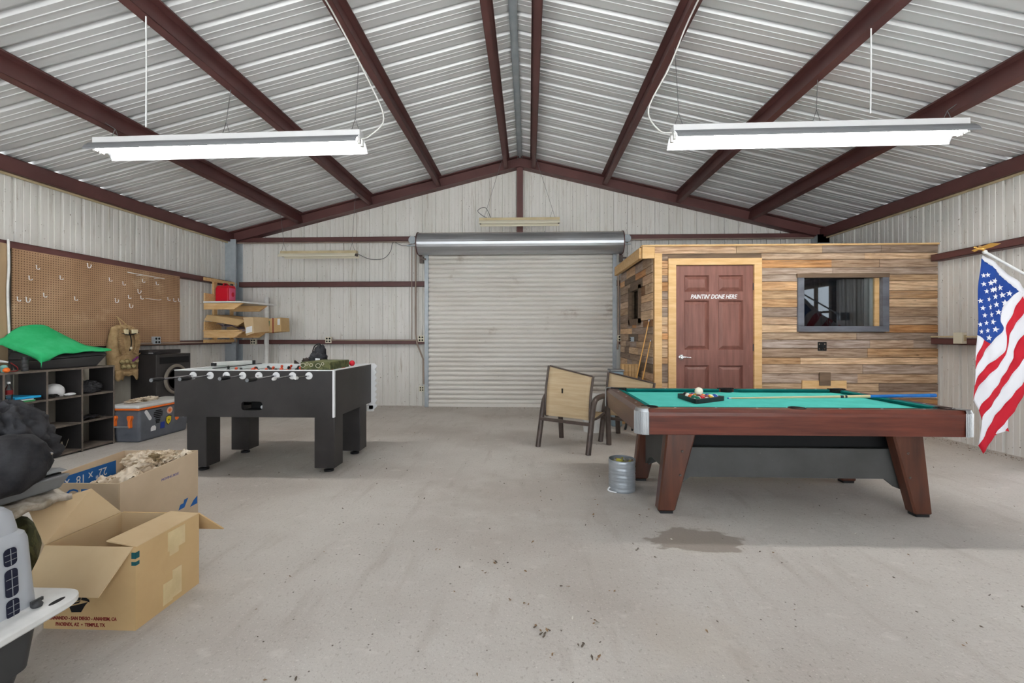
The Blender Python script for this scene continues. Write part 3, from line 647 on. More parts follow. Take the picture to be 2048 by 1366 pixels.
def cue(name, label, a, b, butt, cat='pool cue', wrap=None, band=None):
    a = Vector(a); b = Vector(b); c = thing(name, label, cat, tuple(b)); d = b-a
    def seg(n_, t0, t1, r0, r1, mt):
        m = MB(); m.tube([a+d*t0, a+d*t1], [r0, r1], 14); m.build(n_, mt, c, smooth=40)
    seg('tip', 0, .006, .006, .0065, M_blue); seg('ferrule', .006, .02, .0065, .0067, M_white)
    seg('shaft', .02, .56, .0068, .0115, M_shaft)
    seg('joint', .56, .575, .0122, .0122, M_blackp); seg('joint', .582, .592, .0122, .0122, M_blackp)
    seg('forearm', .575, .70, .0118, .0130, M_shaft)
    seg('butt', .70, .97, .0131, .0165, butt); seg('butt_cap', .97, 1.0, .0168, .016, M_blackp if butt is not M_cueblue else M_blue)
M_shaft = mat('maple_shaft', (222, 198, 156), (212, 186, 142), (2, 20, 20), 3, .35, coat=.3)
M_shaft2 = mat('golden_maple', (212, 160, 88), rough=.35)
M_cueblue = mat('cue_butt_blue', (26, 120, 196), (20, 96, 172), (6, 6, 6), 3, .3, coat=.4)
cue('pool_cue', 'pool cue with pale maple shaft and blue butt lying across the pool table', (1.87, 4.235, FZ+.0072), (3.545, 3.99, .897), M_cueblue)
M_shaft = M_shaft2
cue('pool_cue', 'taller pool cue with grey butt leaning on the cabin side wall', (1.775, 6.58, 1.66), (1.44, 6.66, .017), M_greylam)
cue('pool_cue', 'shorter golden pool cue leaning on the cabin corner beside the taller cue', (1.78, 6.52, 1.36), (1.53, 6.60, .017), M_shaft2)

# ------------------------------------------------------------------ table football
FX0, FX1, FY0, FY1, FT, FB = -3.64, -1.97, 4.42, 5.47, 1.06, .585
ft = thing('foosball_table', 'black table football game with white rim on four black legs', 'foosball table', ((FX0+FX1)/2, 4.95, 0))
rim = .035
plate('front_panel', [(FX0, FB), (FX1-.02, FB), (FX1-.02, FT), (FX0, FT)], [rrect(-2.935, .655, -2.715, .745, .03)], rim, frame((0, FY0+rim/2, 0), (1, 0, 0), (0, 0, 1)), M_black, ft)
m = MB(); m.box((FX0, FY1-rim, FB), (FX1, FY1, FT)); m.build('back_panel', M_black, ft)
for x in (FX0, FX1-rim):
    m = MB(); m.box((x, FY0+rim, FB), (x+rim, FY1-rim, FT)); m.build('end_panel', M_black, ft)
m = MB(); m.box((FX1-.02, FY0-.002, FB), (FX1, FY0+.03, FT)); m.build('corner_trim', M_white, ft, bevel=.004)
m = MB(); t = .008
for a, b in (((FX0-.003, FY0-.003, FT), (FX1+.003, FY0+rim+.004, FT+t)), ((FX0-.003, FY1-rim-.004, FT), (FX1+.003, FY1+.003, FT+t)), ((FX0-.003, FY0+rim+.004, FT), (FX0+rim+.004, FY1-rim-.004, FT+t)), ((FX1-rim-.004, FY0+rim+.004, FT), (FX1+.003, FY1-rim-.004, FT+t))): m.box(a, b)
m.build('top_rim', M_white, ft, bevel=.002)
m = MB()
m.box((FX0+rim, FY1-rim-.006, .84), (FX1-rim, FY1-rim-.001, FT)); m.box((FX0+rim, FY0+rim+.001, .84), (FX1-rim, FY0+rim+.006, FT)); m.box((FX0+rim+.001, FY0+rim, .84), (FX0+rim+.006, FY1-rim, FT)); m.box((FX1-rim-.006, FY0+rim, .84), (FX1-rim-.001, FY1-rim, FT))
m.build('inner_lining', M_white, ft)
m = MB(); m.box((FX0+rim, FY0+rim, .82), (FX1-rim, FY1-rim, .84)); m.build('playfield', mat('playfield_green', (60, 120, 84), (50, 108, 74), rough=.6), ft)
m = MB(); m.box((FX0+.30, FY0+rim+.1, FT+.010), (FX0+.33, FY1-rim-.05, FT+.016)); m.build('black_strip', M_vblack, ft)
m = MB(); m.box((-2.95, FY0+rim-.004, .64), (-2.70, FY0+rim+.15, .65)); m.box((-2.95, FY0+rim+.15, .64), (-2.70, FY0+rim+.16, .77)); m.build('ball_tray', M_vblack, ft)
for x, y in ((-3.55, 4.47), (-2.20, 4.47), (-3.55, 5.16), (-2.20, 5.16)):
    m = MB(); m.box((x, y, .055), (x+.21, y+.21, FB+.01)); lg = m.build('leg', M_black, ft, bevel=.006)
    m = MB(); m.lathe([(.05, 0), (.05, .02), (.02, .028), (.02, .056)], (x+.105, y+.105, 0), 16); m.build('foot', M_blackp, lg)
M_man_r = mat('orange_player', (226, 90, 60), rough=.4); M_man_b = mat('dark_player', (44, 44, 46), rough=.4)
rods = [(-3.44, 1, 3.91), (-3.26, 1, 4.02), (-3.09, 0, 4.38), (-2.92, 1, 4.08), (-2.75, 0, 4.38), (-2.57, 1, 3.95), (-2.40, 2, 4.07), (-2.23, 2, 4.15)]
men = [1, 2, 3, 5, 5, 3, 2, 3]
for i, (x, kind, ye) in enumerate(rods):
    far = 5.5 if kind else 5.95
    m = MB(); m.tube([(x, ye+.01, 1.01), (x, far, 1.01)], .0095, 10); rd = m.build('rod', M_chrome, ft, smooth=60)
    m = MB(); m.lathe([(.012, -.004), (.037, -.004), (.037, .006), (.024, .012), (.012, .012)], n=24, X=Matrix.Translation((x, FY0, 1.01)) @ Matrix.Rotation(PI/2, 4, 'X')); m.build('bushing', M_white, rd, smooth=40)
    if kind == 1:
        m = MB(); m.lathe([(.019, 0), (.0205, .004), (.0195, .03), (.021, .08), (.018, .125), (.011, .14)], n=16, X=Matrix.Translation((x, ye, 1.01)) @ Matrix.Rotation(-PI/2, 4, 'X')); m.build('grip', M_blackp, rd, smooth=50)
        m = MB(); m.lathe([(.017, -.0015), (.0125, -.003), (.008, -.001)], n=16, X=Matrix.Translation((x, ye, 1.01)) @ Matrix.Rotation(-PI/2, 4, 'X')); m.build('grip_end', M_greypl, rd)
    if kind == 2:
        m = MB(); m.lathe([(.012, 0), (.016, .01), (.016, .035), (.010, .05)], n=12, X=Matrix.Translation((x, ye, 1.01)) @ Matrix.Rotation(-PI/2, 4, 'X')); m.build('rod_end', M_whitepl, rd, smooth=50)
    if kind == 0:
        m = MB(); m.lathe([(.020, 0), (.021, .12), (.010, .14)], n=12, X=Matrix.Translation((x, 5.94, 1.01)) @ Matrix.Rotation(-PI/2, 4, 'X')); m.build('grip', M_blackp, rd, smooth=50)
    for k in range(men[i]):
        y = FY0+(FY1-FY0)*(k+1)/(men[i]+1)+random.uniform(-.03, .03); a = random.uniform(-.9, .9); Rm = Matrix.Translation((x, y, 1.01)) @ Matrix.Rotation(a, 4, 'Y')
        m = MB(); m.lathe([(.011, -.10), (.014, -.09), (.010, -.05), (.018, -.02), (.021, .0), (.020, .022), (.010, .030), (.0145, .044), (.013, .058), (0, .066)], n=12, X=Rm); m.build('player_figure', M_man_r if i in (1, 3, 5, 7) else M_man_b, rd, smooth=50)
# the white side board with a wavy edge standing at the far side of the table
m = MB(); prof = [(-1.935, .5)]+[(-1.915+.012*math.sin(k*1.05), .52+.52*k/44) for k in range(45)]+[(-1.935, 1.07), (-2.0, 1.07), (-2.0, .5)]
m.prism(prof, 'y', 5.475, 5.505); m.build('scalloped_side_board', M_white, ft)
m = MB(); m.box((-2.03, 5.475, .47), (-1.94, 5.51, .55)); m.build('board_foot', M_whitepl, ft, bevel=.006)
# objects on the football table
m = MB(); 
cb = thing('camouflage_case', 'olive camouflage box with pale rings on the foosball table corner', 'box', (-2.2, 4.65, FT+.008))
m.hexa([(-2.345, 4.47, 1.069), (-2.02, 4.44, 1.069), (-2.03, 4.94, 1.069), (-2.33, 4.95, 1.069), (-2.345, 4.47, 1.148), (-2.02, 4.44, 1.148), (-2.03, 4.94, 1.148), (-2.33, 4.95, 1.148)]); m.build('body', M_olive, cb, bevel=.004)
m = MB()
for x, z, r in ((-2.315, 1.115, .024), (-2.27, 1.128, .014), (-2.225, 1.118, .018), (-2.15, 1.112, .024), (-2.10, 1.13, .014)):
    m.tube([(x+r*math.cos(2*PI*k/14), 4.463-(x+2.345)*.09, z+r*.9*math.sin(2*PI*k/14)) for k in range(15)], .0022, 5)
m.build('ring_print', M_offw, cb)
hb = thing('black_bag', 'lumpy black bag with a white tag standing behind the camouflage box', 'bag', (-2.48, 5.2, FT))
m = MB(); m.sphere((-2.51, 5.2, 1.15), (.10, .09, .10), 60, amp=.15, seed=3, flat=1.069, fold=.16, ff=2.2); m.sphere((-2.49, 5.2, 1.23), (.065, .06, .07), 20, amp=.3, seed=8); m.sphere((-2.455, 5.19, 1.26), (.03, .04, .05), 14, amp=.3, seed=5); m.build('body', M_blackfab, hb, smooth=60)
m = MB(); m.slab([(-2.50, 5.098, 1.09), (-2.45, 5.098, 1.09), (-2.445, 5.105, 1.15), (-2.50, 5.105, 1.155)], .002); m.build('tag', M_white, hb)
m = MB(); m.tube(curvy([(-2.56, 5.15, 1.2), (-2.52, 5.12, 1.29), (-2.47, 5.15, 1.32), (-2.46, 5.18, 1.24)]), .008, 6); m.build('strap', M_blackp, hb)
m = MB(); m.sphere((-2.77, 5.43, 1.105), (.06, .03, .035), 16, amp=.5, seed=2, flat=1.069); m.sphere((-2.70, 5.43, 1.115), (.04, .03, .04), 12, amp=.5, seed=4, flat=1.069); o = m.build('brown_glove', mat('dark_brown_leather', (62, 48, 38), (40, 32, 28), rough=.7), smooth=60); tag(o, 'small dark brown crumpled glove on the far rim of the foosball table', 'glove')
m = MB(); m.prism([(-2.93, 1.069), (-2.875, 1.069), (-2.93, 1.11)], 'y', 5.43, 5.46); o = m.build('leather_scrap', mat('dark_leather_scrap', (58, 46, 40), rough=.7)); tag(o, 'small dark triangular scrap standing on the far rim of the foosball table', 'scrap')
wc = thing('white_battery_charger', 'small white box with black ends on the left end of the foosball table', 'box', (-3.6, 5.0, FT))
m = MB(); m.hexa([(-3.625, 4.95, 1.069), (-3.39, 5.35, 1.069), (-3.43, 5.38, 1.069), (-3.635, 5.0, 1.069), (-3.625, 4.95, 1.115), (-3.39, 5.35, 1.115), (-3.43, 5.38, 1.115), (-3.635, 5.0, 1.115)]); m.build('body', M_whitepl, wc, bevel=.004)
m = MB(); m.box((-3.636, 4.935, 1.069), (-3.595, 4.975, 1.105)); m.box((-3.44, 5.33, 1.069), (-3.385, 5.37, 1.115)); m.build('end_cap', M_blackp, wc, bevel=.003)
m = MB(); m.sphere((-2.03, 5.02, 1.102), .033, 18); o = m.build('red_ball', M_red, smooth=60); tag(o, 'small round red ball resting beside the camouflage box on the foosball table', 'ball')
m = MB(); m.sphere((-2.78, 4.53, .672), .02, 16); o = m.build('foosball', M_white, smooth=180); tag(o, 'small white ball in the ball return slot of the foosball table', 'ball')

# ------------------------------------------------------------------ patio chairs
def chair(loc, rz, label, ht=1.0, lean=.20):
    c = thing('patio_chair', label, 'chair', (0, 0, 0), 0, 'patio sling chairs beside the pool table')
    W = .35; objs = []
    for s_ in (-1, 1):
        x = s_*W
        pts = curvy([(x, -.02, .0), (x, .04, .24*ht), (x, .10, .48*ht), (x, .15, .60*ht), (x, .24, .645*ht), (x, .44, .65*ht), (x, .53, .60*ht), (x, .56, .45*ht), (x, .60, 0)], 5)
        m = MB(); n0 = len(pts); m.tube(pts, .034, 10); m.build('side_frame', M_bronze, c, smooth=60)
        for y_ in (-.02, .6): m = MB(); m.tube([(x, y_, .002), (x, y_, .03)], .027, 10); m.build('foot_cap', M_blackp, c)
    m = MB(); m.box((-W, .03, .33*ht), (W, .06, .37*ht)); m.build('rear_rail', M_bronze, c, bevel=.006)
    m = MB(); m.box((-W, .54, .37*ht), (W, .57, .405*ht)); m.build('front_rail', M_bronze, c, bevel=.006)
    W2 = .30
    def P(u, v):   # v: 0 top of back -> 1 front of seat
        if v < .6: t = v/.6; y = -lean*(1-t)+.10*t-.03*math.sin(PI*t); z = (.97*ht+(.5-u)*.11)*(1-t)+(.39*ht)*t
        else: t = (v-.6)/.4; y = .10+.45*t; z = .39*ht+.035*math.sin(t*PI/2)-.03*math.sin(PI*t)
        return Vector((-W2+2*W2*u, y-.015*math.sin(PI*u)*(1 if v > .6 else -1), z))
    m = MB(); m.grid(P, 10, 30); m.build('sling', M_sling, c, solid=.003, smooth=60)
    for s_ in (0, 1):
        m = MB(); m.tube([P(s_, v/24)+Vector(((s_-.5)*.03, 0, 0)) for v in range(25)], .016, 8); m.build('sling_rail', M_bronze, c, smooth=60)
    m = MB(); m.tube([P(0, 0), P(1, 0)], .010, 8); m.build('top_rail', M_bronze, c)
    m = MB(); q = P(.36, .27); m.box((q.x-.005, q.y-.012, q.z-.03), (q.x+.012, q.y-.006, q.z+.03)); m.build('label_tab', M_vblack, c)
    c.location = loc; c.rotation_euler = (0, 0, rz); return c
chair((.425, 5.49, 0), math.radians(-33), 'tan mesh patio chair with bronze frame seen from behind, left of the pool table', 1.0, -.20)
chair((1.27, 5.80, 0), math.radians(-33), 'tan mesh patio chair partly hidden behind the pool table corner', .89, -.16)
bk = thing('white_bucket', 'white plastic bucket standing behind the front patio chair', 'bucket', (.95, 6.62, 0))
m = MB(); m.lathe([(.13, 0), (.165, .51), (.178, .515), (.178, .545), (.162, .545), (.16, .50), (.125, .01), (0, .01)], (.95, 6.62, 0), 28); m.build('body', M_whitepl, bk, smooth=40)
m = MB(); m.tube(curvy([(.77, 6.62, .49), (.80, 6.50, .36), (.95, 6.445, .30), (1.10, 6.50, .36), (1.13, 6.62, .49)]), .003, 6); m.build('handle', M_cord, bk)
# can wrapped in duct tape
cn = thing('tin_can', 'silver duct-taped can full of leaves on the floor beside the pool table leg', 'can', (.862, 4.12, 0))
m = MB(); pf = [(.118, 0)]+[(.12+.0015*math.sin(i*2.1)+.001*math.sin(i*5.3), .008+.27*i/26) for i in range(27)]+[(.122, .284), (.117, .286), (.116, .22), (0, .22)]
m.lathe(pf, (.862, 4.12, 0), 40); m.build('tin', M_duct, cn, smooth=50)
m = MB(); m.tube(curvy([(.742, 4.07, .035), (.722, 4.05, .02), (.74, 4.03, .012), (.79, 4.01, .008)]), .007, 6); m.build('loose_tape', M_white, cn)
rnd = random.Random(4); m = MB()
for i in range(46):
    a, r = rnd.uniform(0, 2*PI), .1*math.sqrt(rnd.random()); c_ = Vector((.862+r*math.cos(a), 4.12+r*math.sin(a), .24+rnd.random()*.035)); e = Euler((rnd.uniform(-.9, .9), rnd.uniform(-.9, .9), rnd.uniform(0, 6))).to_matrix().to_4x4(); s_ = rnd.uniform(.018, .03)
    m.add([Vector(v)*s_ for v in ((-1, 0, 0), (-.3, -.5, .15), (.5, -.4, .1), (1, 0, 0), (.5, .4, .1), (-.3, .5, .15))], [(0, 1, 2, 3, 4, 5)], rnd.choice([0, 1, 1, 2]), Matrix.Translation(c_) @ e)
m.sphere((.835, 4.10, .262), (.04, .03, .022), 12, mi=2, amp=.6, seed=2)
m.build('dry_leaves', [M_leaf, mat('pale_leaf', (150, 146, 136), rough=.9), mat('yellow_leaf', (184, 176, 70), rough=.8)], cn)

# ------------------------------------------------------------------ lights, wires and cords
M_refl = mat('greyed_reflector', (134, 136, 140), rough=.6)  # grey put into the colour to hold back glare from the lit tubes
def shop_light(loc, L, label, on, wires, tilt=0, mt=None, scl=1., grp=None):
    t = thing('shop_light', label, 'ceiling light', (0, 0, 0), 0, grp)
    mt = mt or M_white; h = L/2; k = scl
    m = MB(); m.box((-h, -.06*k, 0), (h, .06*k, .085*k)); m.build('housing', mt, t, bevel=.006)
    for s_ in (-1, 1):
        m = MB(); pr = [(s_*.055*k, .012*k), (s_*.10*k, .004*k), (s_*.145*k, -.04*k), (s_*.165*k, -.075*k), (s_*.165*k, -.088*k)]
        for (y0, z0), (y1, z1) in zip(pr, pr[1:]): m.add([(-h, y0, z0), (h, y0, z0), (h, y1, z1), (-h, y1, z1)], [(0, 1, 2, 3)])
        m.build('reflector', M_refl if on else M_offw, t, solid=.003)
    for s_ in (-1, 1):
        for a, b in ((-h+.03, -.012), (.012, h-.03)) if L > 2 else ((-h+.03, h-.03),):
            m = MB(); m.tube([(a, s_*.038*k, -.030*k), (b, s_*.038*k, -.030*k)], .019*k, 12); m.build('lamp_tube', M_tube if on else M_tubeoff, t, smooth=60)
        for x in (-h, h-.03):
            m = MB(); m.box((x, s_*.038*k-.018, -.06*k), (x+.03, s_*.038*k+.018, 0)); m.build('lamp_socket', M_whitepl if on else M_bronze, t, bevel=.003)
    t.location = loc; t.rotation_euler = (0, tilt, 0); M4 = wmat(t)
    for (lx, top) in wires:
        m = MB(); zt = .085*k; a = M4 @ Vector((lx-.045, 0, zt)); b = M4 @ Vector((lx+.045, 0, zt)); tp = Vector(top); j = (a+b)/2+Vector((0, 0, min(.14, (tp.z-a.z)*.6)))
        m.tube([a, j], .003, 6); m.tube([b, j], .003, 6); m.tube([j, tp], .0032, 6); m.build('hanging_wire', M_cord, t)
    return t
shop_light((-3.21, 4.615, 3.475), 2.9, 'lit long white twin-tube shop light hanging on the left side', True, [(-1.25, (-4.57, 4.6, 3.72)), (-.02, (-3.17, 4.6, 4.04)), (1.38, (-1.79, 4.62, 4.38))], tilt=-.012)
shop_light((2.92, 4.60, 3.485), 2.9, 'lit long white twin-tube shop light hanging on the right above the pool table', True, [(-1.38, (1.50, 4.6, 4.38)), (0, (2.93, 4.6, 4.04)), (1.28, (4.29, 4.6, 3.74))], tilt=-.006)
shop_light((-.165, 8.0, 3.49), 1.45, 'unlit cream shop light hanging in the middle above the roll-up door', False, [(-.6, (-.45, 8.0, 4.70)), (.6, (.11, 8.0, 4.70))], mt=M_cream, scl=.7)
shop_light((-3.85, 8.0, 2.92), 1.42, 'unlit cream shop light hanging low near the back left corner', False, [(-.66, (-4.58, 8.0, 3.74)), (.62, (-3.17, 8.0, 4.05))], mt=M_cream, scl=.7)
def cable(name, label, pts, r, mt=M_white, cat='cable'):
    m = MB(); m.tube(curvy(pts, 6), r, 8); o = m.build(name, mt, smooth=60); return tag(o, label, cat)
cable('pull_cord', 'white pull cord hanging from the roof purlin at the left', [(-3.14, 3.52, 4.04), (-3.145, 3.53, 3.6), (-3.14, 3.52, 3.13)], .006)
cable('pull_cord', 'white pull cord hanging from the roof purlin at the right', [(2.90, 3.86, 4.05), (2.90, 3.86, 3.7), (2.895, 3.86, 3.30)], .006)
cable('power_cord', 'white power cord drooping from the purlin to the left lit light', [(-1.77, 2.6, 4.38), (-1.78, 3.4, 4.37), (-1.77, 4.0, 4.34), (-1.62, 4.45, 4.0), (-1.52, 4.6, 3.7), (-1.68, 4.62, 3.53), (-1.77, 4.62, 3.50)], .008, M_whitepl)
cable('power_cord', 'white power cord drooping from the purlin to the right lit light', [(1.52, 2.4, 4.38), (1.5, 3.4, 4.37), (1.48, 4.1, 4.34), (1.38, 4.4, 4.05), (1.22, 4.55, 3.72), (1.34, 4.6, 3.53), (1.48, 4.6, 3.50)], .008, M_whitepl)
cable('lamp_cord', 'thin dark cord looping above the middle unlit light', [(-.72, 8.0, 3.54), (-.85, 8.05, 3.62), (-.93, 8.1, 3.72), (-.80, 8.2, 3.80), (-.70, 8.3, 3.62)], .006, M_cord)
cable('lamp_cord', 'thin dark cord sagging from the left unlit light to the roll-up door', [(-3.15, 8.0, 2.93), (-2.98, 8.2, 2.86), (-2.82, 8.5, 2.92), (-2.75, 8.72, 3.10), (-2.7, 8.76, 3.29), (-2.5, 8.76, 3.22), (-2.2, 8.74, 3.28)], .006, M_cord)
cable('wall_cable', 'white cable running down the left edge of the pegboard', [(-5.93, 4.83, 2.52), (-5.93, 4.835, 2.2), (-5.93, 4.825, 1.9), (-5.93, 4.84, 1.40)], .012, M_whitepl)
def pipe(label, pts, r, mt=M_conduit):
    m = MB(); m.tube([Vector(p) for p in pts], r, 8); o = m.build('conduit', mt, smooth=60); return tag(o, label, 'conduit')
pipe('thin metal conduit along the lower girt of the back wall left of the door', [(-3.96, 8.765, 1.33), (-2.14, 8.765, 1.33)], .014)
pipe('metal conduit along the lower girt of the left wall', [(-5.945, 6.4, 1.30), (-5.945, 8.62, 1.30), (-5.86, 8.70, 1.30)], .014)
pipe('metal conduit under the upper girt of the back wall at the left', [(-5.9, 8.76, 3.30), (-2.35, 8.76, 3.30)], .014)
pipe('metal conduit under the upper girt of the back wall at the right', [(1.95, 8.76, 3.31), (5.5, 8.76, 3.31)], .014)
pipe('pair of vertical conduit drops left of the roll-up door', [(-2.25, 8.76, 3.2), (-2.25, 8.76, 1.45), (-2.22, 8.76, 1.25), (-2.10, 8.76, .95), (-2.09, 8.76, .45)], .016)
pipe('thin conduit beside the pair of drops left of the door', [(-2.33, 8.765, 3.2), (-2.33, 8.765, 1.35)], .010)
pipe('dark vertical conduit in the gap between the roll-up door and the cabin', [(1.76, 8.74, 2.6), (1.76, 8.74, 1.40), (1.74, 8.74, 1.15)], .02)
pipe('pale conduit on top of the lower right wall girt', [(5.60, 6.37, 1.405), (5.60, 4.5, 1.405)], .010, M_cream)
def outlet(nm, label, c, ax, mt=M_offw, sz=.062, n=4):
    """four-socket surface box; ax: 'y' faces -Y, 'x' faces +X, '-x' faces -X"""
    t = thing(nm, label, 'outlet', c)
    if ax == 'y': X = frame(c, (1, 0, 0), (0, 0, 1))
    elif ax == 'x': X = frame(c, (0, 1, 0), (0, 0, 1))
    else: X = frame(c, (0, -1, 0), (0, 0, 1))
    m = MB(); m.box((-sz, -sz, -.055), (sz, sz, 0), 0, X); m.build('box', mt, t, bevel=.004)
    for i in (-1, 1):
        for j in (-1, 1):
            m = MB(); m.lathe([(sz*.30, 0), (sz*.30, .0025), (0, .0025)], n=12, X=X @ Matrix.Translation((i*sz*.45, j*sz*.45, .001))); m.build('socket', M_vblack, t)
outlet('electrical_outlet', 'cream four-socket box at the middle of the back wall girt', (-4.03, 8.765, 1.335), 'y')
outlet('electrical_outlet', 'cream four-socket box by the door frame at girt height', (-2.14, 8.74, 1.36), 'y')
outlet('electrical_outlet', 'cream four-socket box low by the door frame near the floor', (-2.13, 8.745, .36), 'y', sz=.05)
outlet('electrical_outlet', 'cream four-socket box in the back left corner under the wooden shelf', (-5.55, 8.72, 1.30), 'y', sz=.055)
outlet('electrical_outlet', 'blue-grey socket box on the left wall rail above the speaker', (-5.90, 6.83, 1.345), 'x', M_galv, sz=.06)
outlet('electrical_outlet', 'cream socket box with a black plug right of the roll-up door', (1.80, 8.70, 1.37), 'y', sz=.06)
outlet('electrical_outlet', 'small blue-grey box on the side wall of the plank cabin', (1.733, 7.6, 1.36), '-x', M_galv, sz=.04)
t = thing('outlet_box', 'cream outlet box on the lower right wall girt beside the flag', 'outlet', (5.57, 5.95, 1.385))
m = MB(); m.box((5.55, 5.88, 1.315), (5.612, 6.0, 1.46)); m.build('box', M_offw, t, bevel=.004)
m = MB(); m.box((5.57, 5.872, 1.35), (5.60, 5.879, 1.43)); m.build('cover_plate', M_cream, t)

# ------------------------------------------------------------------ left wall: pegboard and what hangs there
m = MB(); m.box((-5.962, 4.885, 1.275), (-5.95, 7.34, 2.43)); o = m.build('pegboard', M_peg); tag(o, 'large brown pegboard mounted on the left wall below the girt', 'pegboard')
m = MB(); m.box((-5.966, 4.3, 1.0), (-5.945, 4.84, 2.47)); o = m.build('plywood_board', M_ply); tag(o, 'brown plywood edge at the far left beside the white cable', 'board')
m = MB(); m.prism([(4.9, .0), (6.45, .0), (6.45, 1.25), (4.9, 1.25)], 'x', -5.96, -5.945); o = m.build('leaning_board', M_greyboard); tag(o, 'dusty pale board standing on the floor below the pegboard', 'board')
hooks = [(5.13, 2.24, 0), (5.05, 2.1, 0), (5.40, 2.15, 0), (5.21, 1.91, 0), (5.02, 1.85, 1), (5.58, 1.90, 0), (5.75, 2.37, 1), (6.06, 2.21, 0), (6.15, 1.93, 1), (6.27, 2.18, 0), (6.36, 1.99, 0), (6.60, 2.26, 0), (6.38, 1.87, 1), (6.52, 2.10, 1), (6.85, 2.25, 0), (6.57, 2.0, 0), (7.08, 2.02, 0), (7.20, 2.01, 0), (7.30, 2.02, 0), (4.93, 1.84, 0)]
def mkhook(kind):
    m = MB()
    if kind == 0: pts = [(-.002, 0, .028), (.006, 0, .028), (.008, 0, -.012), (.04, 0, -.018), (.045, 0, -.005)]
    else: pts = [(-.002, 0, .022), (.006, 0, .022), (.008, 0, -.018), (.022, 0, -.036), (.045, 0, -.03), (.056, 0, -.005), (.05, 0, .008)]
    m.tube(curvy(pts, 3), .0045, 6); o = m.build('peg_hook', M_white); return o
ha, hb_ = mkhook(0), mkhook(1); used = {0: False, 1: False}
def rowname(z): return 'upper' if z > 2.13 else 'lower'
ordn = ['first', 'second', 'third', 'fourth', 'fifth', 'sixth', 'seventh', 'eighth', 'ninth', 'tenth', 'eleventh', 'twelfth', 'thirteenth']
for y, z, kd in hooks:
    rw = sorted(h[0] for h in hooks if rowname(h[1]) == rowname(z)); no_ = ordn[rw.index(y)]
    s_ = (ha, hb_)[kd]
    if used[kd]: o = s_.copy(); COL.objects.link(o)
    else: o = s_; used[kd] = True
    o.location = (-5.947, y, z)
    tag(o, '%s white %s hook on the brown pegboard, %s from the left in the %s row' % (('curved', 'J-shaped') if kd else ('straight', 'L-shaped'), no_, rowname(z)) if False else ('curved J-shaped' if kd else 'small L-shaped')+' white hook on the pegboard, '+no_+' from the left among the '+rowname(z)+' hooks', 'hook', 'white hooks on the pegboard')
m = MB(); m.tube([(-5.93, 6.33, 2.36), (-5.86, 6.36, 2.345), (-5.85, 6.9, 2.335)], .006, 6); m.tube([(-5.947, 6.5, 2.33), (-5.85, 6.5, 2.34)], .004, 6); m.tube([(-5.947, 6.82, 2.33), (-5.85, 6.82, 2.335)], .004, 6)
o = m.build('pegboard_rod', M_whitepl); tag(o, 'long thin white rod held near the top of the pegboard', 'rod')
m = MB(); m.tube([(-5.947, 6.66, 2.0), (-5.85, 6.80, 1.985)], .004, 6); m.tube([(-5.85, 6.80, 1.985), (-5.84, 6.83, 2.0)], .004, 6); o = m.build('long_hook', M_whitepl); tag(o, 'long single white prong sticking out low on the pegboard', 'hook')
# tan tactical backpack
bp = thing('backpack', 'tan tactical backpack with shoulder straps hanging on the pegboard', 'backpack', (-5.85, 6.17, .8))
m = MB()
def bpf(u, v):   # rounded pack body, wide at the bottom
    t = 2*PI*u; z = .86+.68*v; wy = .215-.05*max(0, v-.65)*2-.03*max(0, .15-v); dx = .085*math.sin(PI*min(1, .12+v*.86))**.5
    cy_, sx_ = math.cos(t), math.sin(t); f_ = lambda q: math.copysign(abs(q)**.6, q)
    k = 1+.05*noise.noise(Vector((cy_*2, sx_*2, z*6)))
    return Vector((-5.865+dx*f_(sx_)*k, 6.19+wy*f_(cy_)*k, z))
m.grid(bpf, 32, 24); m.sphere((-5.865, 6.19, 1.53), (.07, .16, .05), 20, amp=.1); m.sphere((-5.865, 6.19, .88), (.075, .2, .05), 20, amp=.1)
m.build('bag_body', M_tan, bp, smooth=70)
for dy in (-.10, .10):
    m = MB(); pts = curvy([(-5.80, 6.18+dy*.6, 1.53), (-5.765, 6.18+dy*1.1, 1.47), (-5.755, 6.18+dy*1.35, 1.36), (-5.755, 6.18+dy*1.2, 1.24), (-5.765, 6.18+dy*.9, 1.16)], 5)
    for (p, q_) in zip(pts, pts[1:]):
        d_ = (q_-p).normalized(); wv = d_.cross(Vector((1, 0, 0))).normalized()*.035; o2 = Vector((.014, 0, 0))
        m.hexa([p-wv-o2, p+wv-o2, q_+wv-o2, q_-wv-o2, p-wv+o2, p+wv+o2, q_+wv+o2, q_-wv+o2])
    m.build('shoulder_strap', mat('strap_canvas', (166, 138, 100), (146, 118, 84), (20, 20, 20), 4, .9), bp, bevel=.006)
m = MB(); m.tube(curvy([(-5.82, 6.12, 1.55), (-5.88, 6.15, 1.63), (-5.92, 6.17, 1.68), (-5.88, 6.20, 1.63), (-5.82, 6.23, 1.55)], 5), .007, 6); m.tube([(-5.947, 6.165, 1.70), (-5.915, 6.17, 1.675)], .006); m.build('hanging_loop', M_tan, bp)
m = MB(); m.tube(curvy([(-5.76, 6.14, 1.52), (-5.745, 6.18, 1.42), (-5.74, 6.19, 1.30), (-5.755, 6.18, 1.20)], 5), .007, 6); m.tube(curvy([(-5.76, 6.04, 1.46), (-5.735, 6.16, 1.43), (-5.75, 6.32, 1.47)], 5), .007, 6); m.build('webbing', M_vblack, bp)
m = MB(); m.box((-5.765, 6.09, 1.44), (-5.738, 6.15, 1.51)); m.build('buckle', mat('pale_tan_canvas', (214, 200, 166), rough=.9), bp, bevel=.006)
m = MB(); m.box((-5.765, 6.21, 1.45), (-5.738, 6.30, 1.51)); m.build('name_patch', mat('pale_tan_canvas', (214, 200, 166)), bp, bevel=.006)
